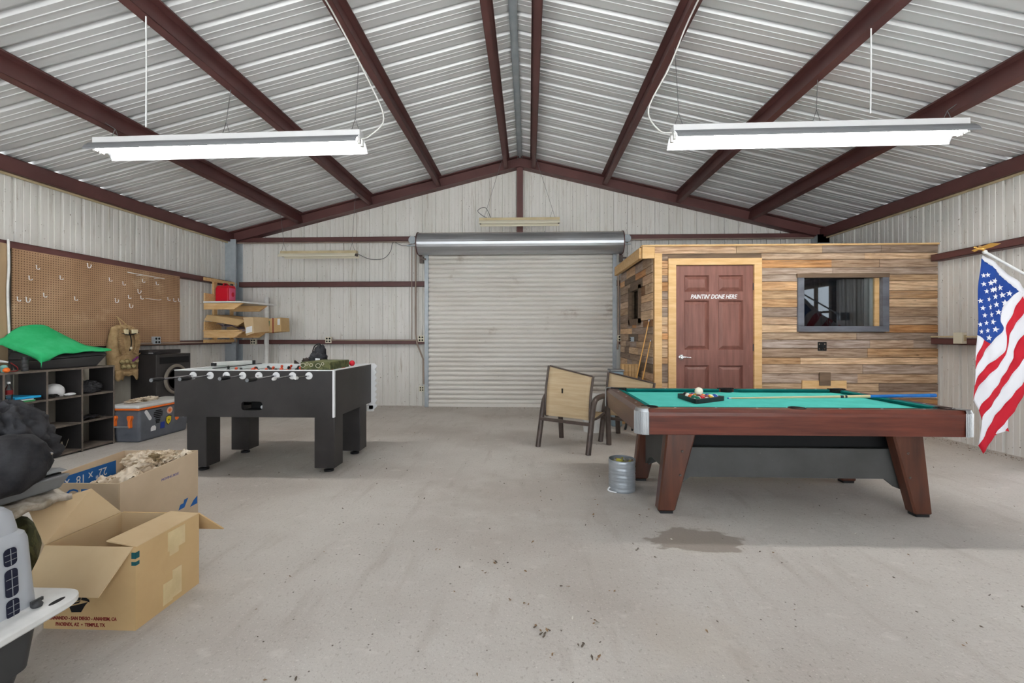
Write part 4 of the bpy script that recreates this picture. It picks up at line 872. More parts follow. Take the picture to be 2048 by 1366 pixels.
m = MB(); m.sphere((-5.742, 6.19, 1.24), (.012, .018, .022), 12); m.build('pale_clip', M_offw, bp, smooth=60)
m = MB(); m.tube(curvy([(-5.775, 5.99, 1.12), (-5.76, 6.10, 1.15), (-5.76, 6.28, 1.13), (-5.775, 6.38, 1.16)], 5), .005, 6); m.build('seam', mat('strap_canvas', (166, 138, 100)), bp)
for k, (y, z, r_) in enumerate(((6.08, 1.045, .034), (6.16, 1.05, .036), (6.24, 1.04, .036), (6.31, 1.05, .03), (6.10, .975, .034), (6.18, .97, .036), (6.27, .975, .036))):
    m = MB(); m.sphere((-5.775, y, z), (.03, r_, .034), 14, amp=.15, seed=k); m.build('pouch', mat('pouch_camo', (176, 160, 116), (136, 122, 84), (22, 22, 22), 3, .9, ramp=(.45, .55)), bp, smooth=60)
m = MB(); m.grid(lambda u, v: Vector((-5.80+.02*math.sin(u*9), 6.0+.36*u, .93-(.12+.035*math.sin(u*8)+.02*math.sin(u*23))*v)), 24, 4); m.build('lower_flap', M_tan, bp, solid=.006, smooth=70)
m = MB(); m.slab([(-5.74, 6.20, 1.06), (-5.74, 6.29, 1.12), (-5.74, 6.31, 1.10), (-5.74, 6.22, 1.04)], .01); m.build('purple_patch', mat('purple_cloth', (120, 50, 110), rough=.8), bp)
# wooden corner shelves
cs = thing('corner_shelf_rack', 'raw pine two-tier wall shelf rack in the back left corner', 'shelf', (-5.9, 8.35, 1.3))
for y in (8.13, 8.62):
    m = MB(); m.box((-5.965, y, 1.29), (-5.925, y+.09, 2.50)); m.build('upright', M_woodn, cs, bevel=.003)
for z in (2.43, 1.29): 
    m = MB(); m.box((-5.925, 7.85, z), (-5.90, 8.75, z+.06)); m.build('cross_rail', M_woodx, cs, bevel=.003)
for z in (1.90, 1.38):
    for y in (7.86, 8.60):
        m = MB(); m.prism([(-5.925, z), (-5.36, z), (-5.20, z+.115), (-5.925, z+.115)], 'y', y, y+.045); m.build('bracket_arm', M_woodx, cs, bevel=.003)
    m = MB(); m.box((-5.925, 7.86, z+.145), (-5.90, 8.3, z+.30)); m.build('back_board', M_woodx, cs, bevel=.003)
m = MB(); m.slab([(-5.92, 7.84, 2.035), (-5.22, 7.84, 2.035), (-5.04, 8.68, 2.035), (-5.92, 8.68, 2.035)], .03); m.build('upper_shelf', [M_whitepl], cs)
m = MB(); m.slab([(-5.92, 7.84, 1.51), (-5.24, 7.84, 1.51), (-5.24, 8.68, 1.51), (-5.92, 8.68, 1.51)], .025); m.build('lower_shelf', M_woodx, cs)
gc = thing('gas_can', 'red plastic fuel can on the upper corner shelf', 'fuel can', (-5.68, 8.25, 2.05))
m = MB(); m.prism([(8.08, 2.052), (8.30, 2.052), (8.31, 2.34), (8.27, 2.375), (8.12, 2.365), (8.08, 2.31)], 'x', -5.87, -5.62); m.build('body', M_red, gc, bevel=.02, seg=3)
m = MB(); m.box((-5.619, 8.105, 2.09), (-5.612, 8.275, 2.32)); m.build('side_label', mat('pink_label', (226, 92, 130), rough=.5), gc, bevel=.003)
m = MB(); m.lathe([(.045, 0), (.045, .006), (0, .006)], n=20, X=Matrix.Translation((-5.612, 8.20, 2.20)) @ Matrix.Rotation(PI/2, 4, 'Y') @ Matrix.Diagonal((1, .8, 1, 1))); m.build('emblem', M_red, gc)
m = MB(); m.tube(curvy([(-5.74, 8.12, 2.35), (-5.74, 8.14, 2.40), (-5.74, 8.22, 2.405), (-5.74, 8.25, 2.36)]), .012, 8); m.build('handle', M_red, gc); m = MB(); m.lathe([(.028, 0), (.028, .04), (.02, .05)], (-5.68, 8.27, 2.36), 14); m.build('cap', M_blackp, gc)
# long cartons on the lower shelf
lc = thing('long_carton', 'long torn cardboard carton lying on the lower corner shelf', 'carton', (-5.5, 8.1, 1.53))
m = MB(); 
def P3(x, y, z): return Vector((x, y, z))
m.slab([P3(-5.86, 7.86, 1.80), P3(-5.14, 7.88, 1.70), P3(-5.02, 8.25, 1.74), P3(-5.80, 8.3, 1.82)], .006)
m.slab([P3(-5.86, 7.86, 1.80), P3(-5.90, 7.84, 1.70), P3(-5.25, 7.80, 1.60), P3(-5.14, 7.88, 1.70)], .006)
m.slab([P3(-5.02, 8.25, 1.74), P3(-5.80, 8.3, 1.82), P3(-5.80, 8.3, 1.535), P3(-5.02, 8.25, 1.50)], .006)
m.slab([P3(-5.80, 7.95, 1.53), P3(-5.10, 7.90, 1.53), P3(-5.02, 8.25, 1.53), P3(-5.80, 8.3, 1.53)], .006)
m.build('carton_shell', M_card, lc)
m = MB(); m.prism([(-5.10, 1.42), (-4.96, 1.47), (-4.98, 1.76), (-5.16, 1.75)], 'y', 7.82, 7.83); m.slab([P3(-4.96, 7.82, 1.47), P3(-4.98, 7.82, 1.76), P3(-4.92, 8.2, 1.76), P3(-4.90, 8.2, 1.50)], .006); m.build('end_flap', M_cardin, lc)
m = MB(); m.slab([P3(-5.11, 7.815, 1.46), P3(-4.99, 7.815, 1.49), P3(-4.99, 7.815, 1.60), P3(-5.10, 7.815, 1.57)], .002); m.build('white_label', M_white, lc)
m = MB(); m.grid(lambda u, v: Vector((-5.72+.6*u, 7.90+.2*v, 1.62-.14*u*u+.025*math.sin(u*14+v*6))), 24, 5); o = m.build('plastic_film', mat('lilac_film', (150, 140, 156), (110, 100, 116), (20, 20, 20), 3, .4), None, solid=.002, smooth=60); tag(o, 'crumpled lilac-grey plastic film inside the torn long carton', 'plastic film')
sc2 = thing('small_carton', 'smaller brown carton with green and white labels at the right end of the corner shelf', 'carton', (-4.9, 8.3, 1.5))
m = MB(); m.hexa([(-5.02, 8.25, 1.47), (-4.62, 8.1, 1.50), (-4.62, 8.4, 1.50), (-5.0, 8.5, 1.47), (-5.02, 8.25, 1.74), (-4.63, 8.1, 1.76), (-4.63, 8.4, 1.76), (-5.0, 8.5, 1.74)]); m.build('body', M_card, sc2, bevel=.004)
m = MB(); m.slab([P3(-4.98, 8.222, 1.61), P3(-4.90, 8.192, 1.60), P3(-4.89, 8.19, 1.70), P3(-4.99, 8.228, 1.71)], .002); m.build('green_label', mat('green_label', (70, 110, 84), rough=.6), sc2)
m = MB(); m.slab([P3(-4.70, 8.12, 1.62), P3(-4.64, 8.10, 1.62), P3(-4.64, 8.10, 1.74), P3(-4.70, 8.12, 1.74)], .002); m.build('white_label', M_white, sc2)
m = MB(); m.slab([P3(-4.82, 8.165, 1.47), P3(-4.80, 8.157, 1.47), P3(-4.80, 8.157, 1.75), P3(-4.82, 8.165, 1.76)], .003); m.build('red_edge', M_redprint, sc2)
m = MB(); m.tube([(-5.26, 8.70, 2.19), (-5.20, 8.60, .003)], .044, 16); o = m.build('plastic_pipe', M_whitepl, smooth=60); tag(o, 'tall white plastic pipe leaning in the back left corner', 'pipe')

# ------------------------------------------------------------------ speaker, cooler
sp = thing('speaker_cabinet', 'tall black speaker cabinet with a large ringed woofer', 'speaker', (-5.75, 6.73, 0))
m = MB(); m.box((-5.95, 6.40, 0), (-5.55, 7.07, 1.135)); m.build('cabinet', M_black, sp, bevel=.006)
m = MB(); m.box((-5.552, 6.46, .99), (-5.546, 7.03, 1.09)); m.build('port_slot', M_vblack, sp)
XS = Matrix.Translation((-5.55, 6.76, .74)) @ Matrix.Rotation(PI/2, 4, 'Y')
m = MB(); m.lathe([(.225, 0), (.235, .012), (.225, .03), (.195, .032), (.19, .015)], n=40, X=XS); m.build('woofer_ring', mat('grey_rubber', (126, 118, 108), rough=.6), sp, smooth=50)
m = MB(); m.lathe([(.19, .015), (.17, .024), (.15, .012), (.06, .001), (.05, .012), (0, .016)], n=40, X=XS); m.build('woofer_cone', mat('cone_black', (42, 36, 38), rough=.6), sp, smooth=60)
am = thing('amplifier', 'flat black amplifier on top of the speaker cabinet', 'amplifier', (-5.8, 6.75, 1.14))
m = MB(); m.box((-5.93, 6.44, 1.14), (-5.70, 7.05, 1.20)); m.build('body', M_black, am, bevel=.004)
gd = thing('control_box', 'small black control box with pale markings on the speaker cabinet front corner', 'box', (-5.66, 6.5, 1.137))
m = MB(); m.box((-5.69, 6.42, 1.137), (-5.60, 6.55, 1.175)); m.build('body', M_blackp, gd, bevel=.003)
m = MB(); m.box((-5.684, 6.416, 1.148), (-5.612, 6.419, 1.166)); m.build('marking', M_greypl, gd)
co = thing('cooler', 'slate grey cooler with orange trim, white lid and stickers', 'cooler', (-5.33, 6.05, 0))
m = MB(); m.hexa([(-5.50, 5.68, 0), (-5.16, 5.68, 0), (-5.16, 6.50, 0), (-5.50, 6.50, 0), (-5.53, 5.65, .43), (-5.13, 5.65, .43), (-5.13, 6.54, .43), (-5.53, 6.54, .43)]); m.build('body', M_coolg, co, bevel=.035, seg=4)
m = MB(); m.box((-5.54, 5.638, .43), (-5.12, 6.55, .455)); m.build('orange_seal', M_orange, co, bevel=.008)
m = MB(); m.box((-5.54, 5.635, .455), (-5.12, 6.55, .50)); m.build('lid', M_whitepl, co, bevel=.014, seg=3)
m = MB()
for x in (-5.46, -5.25): m.prism([(x-.025, .36), (x+.03, .36), (x+.035, .33), (x+.015, .29), (x+.015, .20), (x-.015, .20), (x-.015, .29), (x-.03, .33)], 'y', 5.62, 5.665)
m.build('handle_bracket', M_orange, co, bevel=.006)
m = MB(); m.tube([(-5.46, 5.628, .215), (-5.25, 5.628, .215)], .012, 8); m.build('handle_bar', M_greypl, co)
def sticker(nm, y, z, poly, mt, lab=None, r=None):
    """poly in (y,z) offsets on the cooler side facing the room"""
    t = (z)/.43; x = -5.16+.03*t+.0015; ps = [Vector((x+.03/.43*dz, y+dy, z+dz)) for dy, dz in poly]
    m = MB(); m.slab(ps, .002); o = m.build(nm, mt, co)
    if lab: o['label'] = lab
    return o
circ = lambda r: [(r*math.cos(2*PI*k/20), r*math.sin(2*PI*k/20)) for k in range(20)]
ca, sa = math.cos(-.95), math.sin(-.95)
sticker('long_sticker', 5.79, .345, [(a*ca-b*sa, a*sa+b*ca) for a, b in rrect(-.085, -.024, .085, .024, .022)], M_white, 'white slanted sticker')
for k, (w_, z) in enumerate(((.05, .385), (.075, .36), (.08, .335), (.075, .31), (.045, .285), (.04, .255), (.035, .235), (.03, .215))): sticker('bar_print', 5.955, z, [(-w_, -.008), (w_, -.008), (w_*.9, .008), (-w_*.9, .008)], M_vblack, 'black bar of the striped emblem')
sticker('round_sticker', 6.15, .355, circ(.05), mat('peach_sticker', (232, 178, 150), rough=.5), 'round peach sticker')
o = sticker('round_sticker_mark', 6.15, .355, [(0, .03), (.03, 0), (0, -.03), (-.03, 0)], M_orange); o.location.x += .0015
sticker('nameplate', 6.30, .375, rrect(-.05, -.016, .05, .016, .004), M_vblack, 'small black nameplate')
sh = [(-.04, .05), (-.02, .055), (0, .062), (.02, .055), (.04, .05), (.042, 0), (.03, -.03), (0, -.06), (-.03, -.03), (-.042, 0)]
sticker('shield_sticker', 6.14, .215, [(a*1.15, b*1.15) for a, b in sh], M_vblack); o = sticker('shield_sticker_face', 6.14, .215, sh, mat('yellow_print', (226, 206, 40), rough=.5), 'yellow shield sticker'); o.location.x += .0014
sticker('blue_sticker', 6.04, .165, [(-.035, -.045), (.035, -.045), (.035, .045), (-.035, .045)], mat('navy_print', (30, 56, 140), rough=.5), 'blue sticker')
sticker('arch_sticker', 5.89, .15, [(-.04, -.035), (.04, -.035), (.042, .01), (.02, .035), (-.02, .035), (-.042, .01)], M_white, 'white arched sticker')
sticker('orange_sticker', 6.29, .225, circ(.035), M_orange, 'round orange sticker')
sticker('white_sticker', 6.41, .235, [(-.04, 0), (0, .03), (.04, 0), (0, -.03)], M_white, 'white sticker with a red mark'); o = sticker('white_sticker_mark', 6.41, .235, circ(.014), M_red); o.location.x += .0015
text('lettering', '9', .06, frame((-5.1405, 6.14, .215), (0, 1, 0), (0, 0, 1)), M_vblack, co)
m = MB(); m.sphere((-5.40, 6.0, .52), (.08, .24, .036), 70, amp=.2, seed=6, flat=.501, fold=.3, ff=3); m.sphere((-5.39, 6.12, .53), (.05, .08, .03), 18, amp=.4, seed=9, flat=.501)
o = m.build('crumpled_cloth', M_camo, smooth=60); tag(o, 'crumpled camouflage cloth lying on the white cooler lid', 'cloth')

# ------------------------------------------------------------------ cube shelf and its contents
M_edge = mat('worn_board_edge', (120, 110, 100), (88, 80, 74), (9, 9, 9), 5, .9)
sx0, sx1 = -5.78, -5.45; ys = [3.99, 4.40, 4.815, 5.21, 5.622]; zs = [.03, .355, .685, 1.02]; T = .022
cu = thing('cube_shelf', 'black open-backed cube shelf unit standing by the left wall', 'shelf', (-5.65, 4.8, 0))
m = MB()
for y in ys: m = MB(); m.box((sx0, y-T/2, 0), (sx1, y+T/2, 1.02-T/2)); m.mi[-3] = 1; m.build('divider', [M_black, M_edge], cu, bevel=.0015)
for z in zs[:1]+zs[1:3]:
    m = MB(); m.box((sx0+.002, ys[0], z-T/2), (sx1-.003, ys[-1], z+T/2)); m.mi[-3] = 1; m.mi[-5] = 1; m.build('shelf', [M_black, M_edge], cu, bevel=.0015)
m = MB(); m.box((sx0, ys[0]-T/2, 1.02-T/2), (sx1, ys[-1]+T/2, 1.02+T/2)); m.mi[-3] = 1; m.mi[-5] = 1; m.build('top', [M_black, M_edge], cu, bevel=.0015)
TOP = 1.02+T/2
cs_ = thing('black_case', 'flat black case under the green cloth on the cube shelf', 'case', (-5.7, 5.1, TOP))
m = MB(); m.hexa([(-5.90, 4.86, TOP), (-5.50, 4.80, TOP), (-5.50, 5.44, TOP), (-5.90, 5.44, TOP), (-5.93, 4.82, 1.14), (-5.46, 4.76, 1.14), (-5.46, 5.54, 1.17), (-5.93, 5.54, 1.17)]); m.build('base', M_crated, cs_, bevel=.015)
m = MB(); m.hexa([(-5.93, 4.82, 1.145), (-5.455, 4.755, 1.145), (-5.455, 5.545, 1.175), (-5.93, 5.545, 1.175), (-5.93, 4.85, 1.24), (-5.48, 4.80, 1.175), (-5.48, 5.52, 1.22), (-5.93, 5.52, 1.25)]); m.build('lid', M_crated, cs_, bevel=.012)
def gz(y, x):   # height of the draped cloth
    t = min(1, max(0, (-5.44-x)/.46)); hump = math.exp(-(abs(y-5.02)/.30)**2.6)
    top = 1.205+.03*(y-4.8)/.7+t**.8*(.285*hump+.10*math.exp(-((y-5.32)/.20)**2)+.02)
    return top
def gfn(u, v):
    y = 4.74+.83*u; x = -5.93+.50*v; z = gz(y, x)
    if v > .94: 
        k = (v-.94)/.06; x = -5.432+.004*math.sin(u*30); z = gz(y, -5.45)-k*(.022+.055*math.exp(-((u-.05)/.16)**2)+.006*math.sin(u*17))
    if u < .05:
        k = (.05-u)/.05; y = 4.745-.01*k; z = min(z, gz(4.78, x))-k*(.035+.045*v)
    z += .010*noise.noise(Vector((x*7, y*7, 1)))+.005*noise.noise(Vector((x*20, y*13, 4)))
    return Vector((x, y, z+.004))
m = MB(); m.grid(gfn, 70, 50); o = m.build('green_cloth', M_green, solid=.005, smooth=70); tag(o, 'bright green cloth draped over the black case on the cube shelf', 'cloth')
th = thing('thermos', 'dark grey ribbed bottle standing on the front edge of the cube shelf top', 'bottle', (-5.49, 4.62, TOP))
m = MB(); m.lathe([(.028, 0), (.03, .01), (.03, .035), (.026, .04), (.03, .045), (.03, .075), (.026, .08), (.029, .09), (.028, .125)], (-5.49, 4.625, TOP), 20); m.build('body', M_crated, th, smooth=40); m = MB(); m.lathe([(.03, .125), (.031, .13), (.031, .155), (.026, .16), (0, .16)], (-5.49, 4.625, TOP), 20); m.build('cap', M_blackp, th, smooth=40)
jr = thing('red_tool', 'red and white handled tool at the far left end of the shelf top', 'tool', (-5.5, 4.42, TOP))
m = MB(); m.tube([(-5.55, 4.33, TOP+.12), (-5.54, 4.41, TOP+.125)], .02, 10); m.build('red_grip', M_red, jr); m = MB(); m.tube([(-5.54, 4.41, TOP+.125), (-5.53, 4.50, TOP+.105)], [.016, .009], 10); m.build('white_neck', M_white, jr)
m = MB(); m.tube([(-5.55, 4.38, TOP+.12), (-5.55, 4.38, TOP)], .008); m.build('stand', M_offw, jr)
cable('coiled_cord', 'dark red cord coiled on the left end of the shelf top', [(-5.5, 4.50, TOP+.10), (-5.49, 4.55, TOP+.05), (-5.50, 4.56, TOP+.01), (-5.52, 4.50, TOP+.008), (-5.5, 4.45, TOP+.01)], .005, M_redprint)
m = MB(); m.sphere((-5.53, 4.465, TOP+.055), (.03, .03, .024), 14); m.lathe([(.022, 0), (.026, .04)], (-5.53, 4.465, TOP), 14); o = m.build('teal_jar', mat('pale_teal_plastic', (120, 176, 170), rough=.4), smooth=50); tag(o, 'small pale teal jar on the shelf top beside the grey bottle', 'jar')
m = MB(); m.sphere((-5.47, 4.44, TOP+.025), (.025, .03, .025), 12, amp=.3, seed=2, flat=TOP); o = m.build('orange_lump', M_orange, smooth=60); tag(o, 'small orange plastic cap in front of the teal jar', 'cap')
S2 = zs[2]+T/2+.0005; S1 = zs[1]+T/2+.0005
wb = thing('water_bottle', 'clear plastic water bottle with a red label in the left shelf cubby', 'bottle', (-5.5, 4.46, S2))
m = MB(); m.lathe([(.030, 0), (.032, .01), (.029, .05), (.032, .09), (.032, .15), (.012, .20), (.011, .225)], (-5.49, 4.475, S2), 20); m.build('body', M_clear, wb, smooth=50)
m = MB(); m.lathe([(.0327, .10), (.0327, .145)], (-5.49, 4.475, S2), 20); m.build('label', M_redprint, wb); m = MB(); m.lathe([(.014, .215), (.014, .235), (0, .235)], (-5.49, 4.475, S2), 14); m.build('cap', M_white, wb)
def pad(nm, label, pts, z, h, mt, cat): m = MB(); m.prism(pts, 'z', z, z+h); o = m.build(nm, mt, bevel=.002); return tag(o, label, cat)
pad('black_notebook', 'black notebook under the blue folder in the left cubby', [(-5.80, 4.56), (-5.48, 4.56), (-5.48, 4.795), (-5.80, 4.795)], S2, .03, M_vblack, 'book')
pad('blue_folder', 'bright blue plastic folder lying on top in the left cubby', [(-5.80, 4.56), (-5.50, 4.54), (-5.48, 4.78), (-5.80, 4.79)], S2+.031, .022, M_lightblue, 'folder')
pad('green_pamphlet', 'green and white pamphlet at the front of the left cubby', [(-5.50, 4.52), (-5.455, 4.55), (-5.455, 4.69), (-5.478, 4.72)], S2, .018, mat('green_paper', (60, 150, 90), rough=.6), 'pamphlet')
pad('white_papers', 'white papers sticking out over the green pamphlet', [(-5.50, 4.53), (-5.452, 4.60), (-5.452, 4.68), (-5.478, 4.70)], S2+.019, .01, M_white, 'paper')
hp = thing('white_hat', 'crumpled white cap in the second shelf cubby of the middle row top', 'cap', (-5.6, 5.02, S2))
hp['label'] = 'crumpled white cap in the cubby between the blue folder and the black bag'
m = MB(); m.sphere((-5.60, 5.02, S2+.055), (.09, .10, .10), 24, amp=.10, seed=3, flat=S2+.002); m.build('crown', M_white, hp, smooth=60); m = MB(); m.sphere((-5.50, 5.11, S2+.02), (.045, .06, .018), 16, flat=S2+.001); m.build('brim', M_white, hp, smooth=60)
pts = [(-5.49+.02*math.sin(i*1.9), 4.88+.045*math.cos(i*1.3)+.0015*i, S2+.012+.03*abs(math.sin(i*.8))) for i in range(26)]
cable('cable_tangle', 'tangled black cable in front of the white cap', pts, .006, M_vblack)
m = MB(); m.sphere((-5.60, 5.42, S2+.055), (.10, .165, .095), 70, amp=.1, fr=3.5, seed=14, flat=S2+.002, fold=.22, ff=2.6); m.sphere((-5.53, 5.36, S2+.035), (.06, .10, .045), 50, amp=.1, fr=4, seed=15, flat=S2+.002, fold=.25, ff=3)
o = m.build('folded_black_bag', M_blackfab, smooth=60); tag(o, 'folded black bag stuffed in the top right shelf cubby', 'bag')
m = MB(); m.grid(lambda u, v: Vector((-5.74+.27*v, 5.24+.30*u, S1+.012+.022*abs(math.sin(u*7+v*3))+.006*math.sin(v*14))), 20, 10); o = m.build('dark_papers', mat('dark_film', (60, 60, 66), (34, 34, 38), (14, 14, 14), rough=.4), solid=.003, smooth=40); tag(o, 'wrinkled dark plastic sheet in the middle right shelf cubby', 'plastic sheet')
m = MB()
for k in range(9):
    a = rnd.uniform(-1, 1); p0 = Vector((-5.56+rnd.uniform(-.02, .02), 5.04+rnd.uniform(-.05, .05), .045)); m.tube(curvy([p0, p0+Vector((.01, a*.02, .05)), p0+Vector((.0, a*.06, .09+rnd.random()*.04))], 3), .002, 5)
o = m.build('dry_weed', mat('dry_stem', (160, 150, 130), rough=.9)); tag(o, 'dried weed stalks in the lower middle shelf cubby', 'weed')

# ------------------------------------------------------------------ foreground left: cartons, case, crate
b1 = thing('cardboard_box', 'large open brown cardboard box with printed city names and taped side', 'box', (-2.11, 2.25, 0))
bx0, bx1, by0, by1, bz = -2.345, -1.885, 2.055, 2.465, .40
def carton(root, x0, x1, y0, y1, z1, mo, mi, t=.006):
    for nm, a, b in (('side_panel', (x0, y0, 0), (x0+t, y1, z1)), ('side_panel', (x1-t, y0, 0), (x1, y1, z1)), ('front_panel', (x0+t, y0, 0), (x1-t, y0+t, z1)), ('back_panel', (x0+t, y1-t, 0), (x1-t, y1, z1))):
        m = MB(); m.box(a, b); o = m.build(nm, [mo, mi], root)
        cx, cy = (x0+x1)/2, (y0+y1)/2; loc = root.location
        for p in o.data.polygons:
            c = p.center+loc; inward = Vector((cx-c.x, cy-c.y, 0))
            if (p.normal.x*inward.x > .02 or p.normal.y*inward.y > .02) and abs(p.normal.z) < .5 and p.area > .02: p.material_index = 1
    m = MB(); m.box((x0+t, y0+t, 0.002), (x1-t, y1-t, .008)); m.build('bottom', mi, root)
carton(b1, bx0, bx1, by0, by1, bz, M_card, M_cardin)
def flap(root, ps, mt, t=.006): m = MB(); m.slab(ps, t); return m.build('flap', mt, root)
flap(b1, [(bx0+.01, by0, bz+.002), (bx1-.01, by0, bz+.002), (bx1-.085, by0-.10, bz-.185), (bx0+.0, by0-.10, bz-.185)], M_cardin)
flap(b1, [(bx0, by0+.005, bz+.002), (bx0, by1-.005, bz+.002), (bx0-.09, by1-.09, bz+.165), (bx0-.16, by0+.07, bz+.15)], M_cardin)
flap(b1, [(bx1, by0+.005, bz+.001), (bx1, by1-.005, bz+.001), (bx1-.16, by1-.01, bz+.012), (bx1-.165, by0+.02, bz+.018)], M_cardin)
flap(b1, [(bx0+.01, by1, bz+.001), (bx1, by1, bz+.001), (bx1+.075, by1+.10, bz-.13), (bx0+.06, by1+.12, bz-.14)], M_card)
xf = bx1+.001
m = MB(); m.box((xf-.001, 2.245, .285), (xf+.001, 2.36, .385)); m.box((xf-.001, 2.255, .258), (xf+.0012, 2.315, .30)); m.build('tape', M_tape, b1)
m = MB(); m.box((xf-.001, 2.215, .02), (xf+.0012, 2.275, .13)); m.box((xf-.001, 2.275, .03), (xf+.0015, 2.335, .175)); m.build('tape', M_tape, b1)
m = MB()
for z0, z1 in ((.345, .375), (.312, .33)): m.box((xf-.001, by0, z0), (xf+.001, by0+.02, z1)); m.box((bx1-.02, by0-.001, z0), (bx1, by0+.001, z1))
m.build('teal_bars', M_teal, b1)
fr1 = frame((-2.06, by0-.001, .062), (1, 0, 0), (0, 0, 1))
text('lettering', 'FERNANDO - SAN DIEGO - ANAHEIM, CA', .023, frame((-2.150, by0-.001, .053), (1, 0, 0), (0, 0, 1)), M_redprint, b1, sx=.80, off=.0004)
text('lettering', 'PHOENIX, AZ  \u2022  TEMPLE, TX', .023, frame((-2.16, by0-.001, .023), (1, 0, 0), (0, 0, 1)), M_redprint, b1, sx=.84, off=.0004)
def poly_print(pp, root, X, mt, nm, s_=1., off=(0, 0), ext=.0008):
    m = MB(); k = len(pp); m.prism([(off[0]+a*s_, off[1]+b*s_) for a, b in pp], 'z', 0, ext, 0, X); return m.build(nm, mt, root)
XE = frame((-2.215, by0-.0005, .072), (1, 0, 0), (0, 0, 1))
for pp in ([(-.002, .045), (-.0, .09), (.016, .09), (.016, .06), (.032, .058), (.045, .062), (.058, .066), (.05, .056), (.02, .048)], [(0, .038), (.03, .044), (.075, .056), (.095, .062), (.08, .045), (.06, .012), (.012, .01)], [(.02, .065), (.02, .09), (.06, .09), (.056, .068), (.04, .066)], [(.060, .070), (.064, .088), (.085, .082), (.10, .072), (.102, .060), (.085, .066)]):
    poly_print(pp, b1, XE, M_blackprint, 'eagle_print')
# second, paler carton with cloth inside
b2 = thing('cardboard_box', 'pale cardboard box with blue print, filled with camouflage clothes', 'box', (-2.9, 3.05, 0))
A2 = [(-3.17, 2.72), (-2.62, 2.74), (-2.65, 3.45), (-3.21, 3.40)]; H2 = [.475, .47, .50, .505]
def wallp(i, nm, mo):
    j = (i+1) % 4; a, b = Vector((*A2[i], 0)), Vector((*A2[j], 0)); a1, b1_ = Vector((*A2[i], H2[i])), Vector((*A2[j], H2[j])); mid_ = (a1+b1_)/2
    m = MB(); m.slab([a, b, b1_, a1], .007); return m.build(nm, mo, b2)
wallp(0, 'front_panel', M_cardl); wallp(1, 'side_panel', M_cardl); wallp(2, 'back_panel', M_cardl); wallp(3, 'side_panel', M_cardl)
m = MB(); m.prism(A2, 'z', .002, .01); m.build('bottom', M_cardl, b2)
ux = (Vector((*A2[1], 0))-Vector((*A2[0], 0))).normalized(); XF = frame(Vector((*A2[0], 0))+Vector((0, -.0045, 0)), ux, (0, 0, 1))
text('lettering', 'LARGE', .13, XF @ Matrix.Translation((.17, .385, 0)), M_blue, b2, sx=1.0)
vv = (Vector((*A2[3], 0))-Vector((*A2[0], 0))).normalized(); XI = frame(Vector((*A2[0], 0))+Vector((.0045, 0, 0)), -vv, (0, 0, -1))
# inner face: print is upside down
m = MB(); m.prism([(-.60, -.45), (-.0, -.45), (-.0, -.345), (-.60, -.345)], 'z', -.001, .0004, 0, XI); m.build('blue_band', M_blue, b2)
text('lettering', '22" x 18" x 16"', .085, XI @ Matrix.Translation((-.30, -.398, .0008)), M_white, b2, sx=.85)
us = (Vector((*A2[2], 0))-Vector((*A2[1], 0))).normalized(); XS2 = frame(Vector((*A2[1], 0))+Vector((.0045, 0, 0)), us, (0, 0, 1))
text('lettering', 'MOVING BOX', .026, XS2 @ Matrix.Translation((.42, .38, 0)), mat('violet_print', (110, 110, 170), rough=.8), b2)
m = MB(); m.prism([(.50, .10), (.56, .10), (.60, .16), (.56, .16), (.55, .135), (.52, .135)], 'z', 0, .001, 0, XS2); m.prism([(.62, .08), (.70, .08), (.70, .14), (.66, .12)], 'z', 0, .001, 0, XS2); m.build('blue_mark', M_blue, b2)
m = MB()
def cl(u, v):
    p = Vector((*A2[0], 0)).lerp(Vector((*A2[1], 0)), u).lerp(Vector((*A2[3], 0)).lerp(Vector((*A2[2], 0)), u), v); q = .93; c_ = Vector((-2.91, 3.08, 0)); p = c_+(p-c_)*q
    z = .30+.05*noise.noise(Vector((u*5, v*5, 2)))+.05*(.3-abs(noise.noise(Vector((u*7+v*3, v*8, 5)))))*2+.015*noise.noise(Vector((u*22, v*22, 5)))+.04*v+.13*min(1, u*1.5); return Vector((p.x, p.y, z))
m.grid(cl, 80, 80); o = m.build('camouflage_clothes', M_camo, smooth=80); tag(o, 'heap of pale camouflage clothing inside the pale cardboard box', 'clothing')
m = MB(); m.sphere((-2.93, 3.26, .475), (.12, .10, .06), 70, amp=.1, seed=21, fold=.35, ff=2.5); m.sphere((-2.76, 3.22, .485), (.09, .15, .055), 70, amp=.1, seed=25, fold=.35, ff=2.5); o = m.build('camouflage_shirt', M_camo, smooth=70); tag(o, 'balled-up darker camouflage shirt on top of the clothing heap', 'clothing')
# pile behind the crate: duffel, grey case, black jacket
m = MB(); m.sphere((-2.85, 1.98, .30), (.42, .36, .31), 32, amp=.08, seed=31, flat=.002); o = m.build('camouflage_duffel', M_olive, smooth=60); tag(o, 'dark camouflage duffel bag supporting the grey case at the left', 'bag')
m = MB(); m.grid(lambda u, v: Vector((-3.22+.80*u, 1.70+.56*v, .585+.012*math.sin(u*31)*math.sin(v*27)-.03*max(0, u-.9)*10*.5)), 40, 30); o = m.build('torn_padding', mat('torn_padding_white', (206, 198, 186), (150, 138, 120), (16, 16, 16), 3, .95), solid=.03, smooth=60); tag(o, 'torn dirty white padding between the grey case and the duffel', 'padding')
gcase = thing('grey_case', 'grey plastic case with its lid ajar, lying under the black jacket', 'case', (-2.8, 2.0, .61))
m = MB(); m.hexa([(-3.15, 1.72, .612), (-2.50, 1.72, .612), (-2.47, 2.25, .612), (-3.12, 2.25, .612), (-3.17, 1.70, .685), (-2.47, 1.70, .685), (-2.44, 2.28, .685), (-3.14, 2.28, .685)]); m.build('tray', M_greypl, gcase, bevel=.012, seg=3)
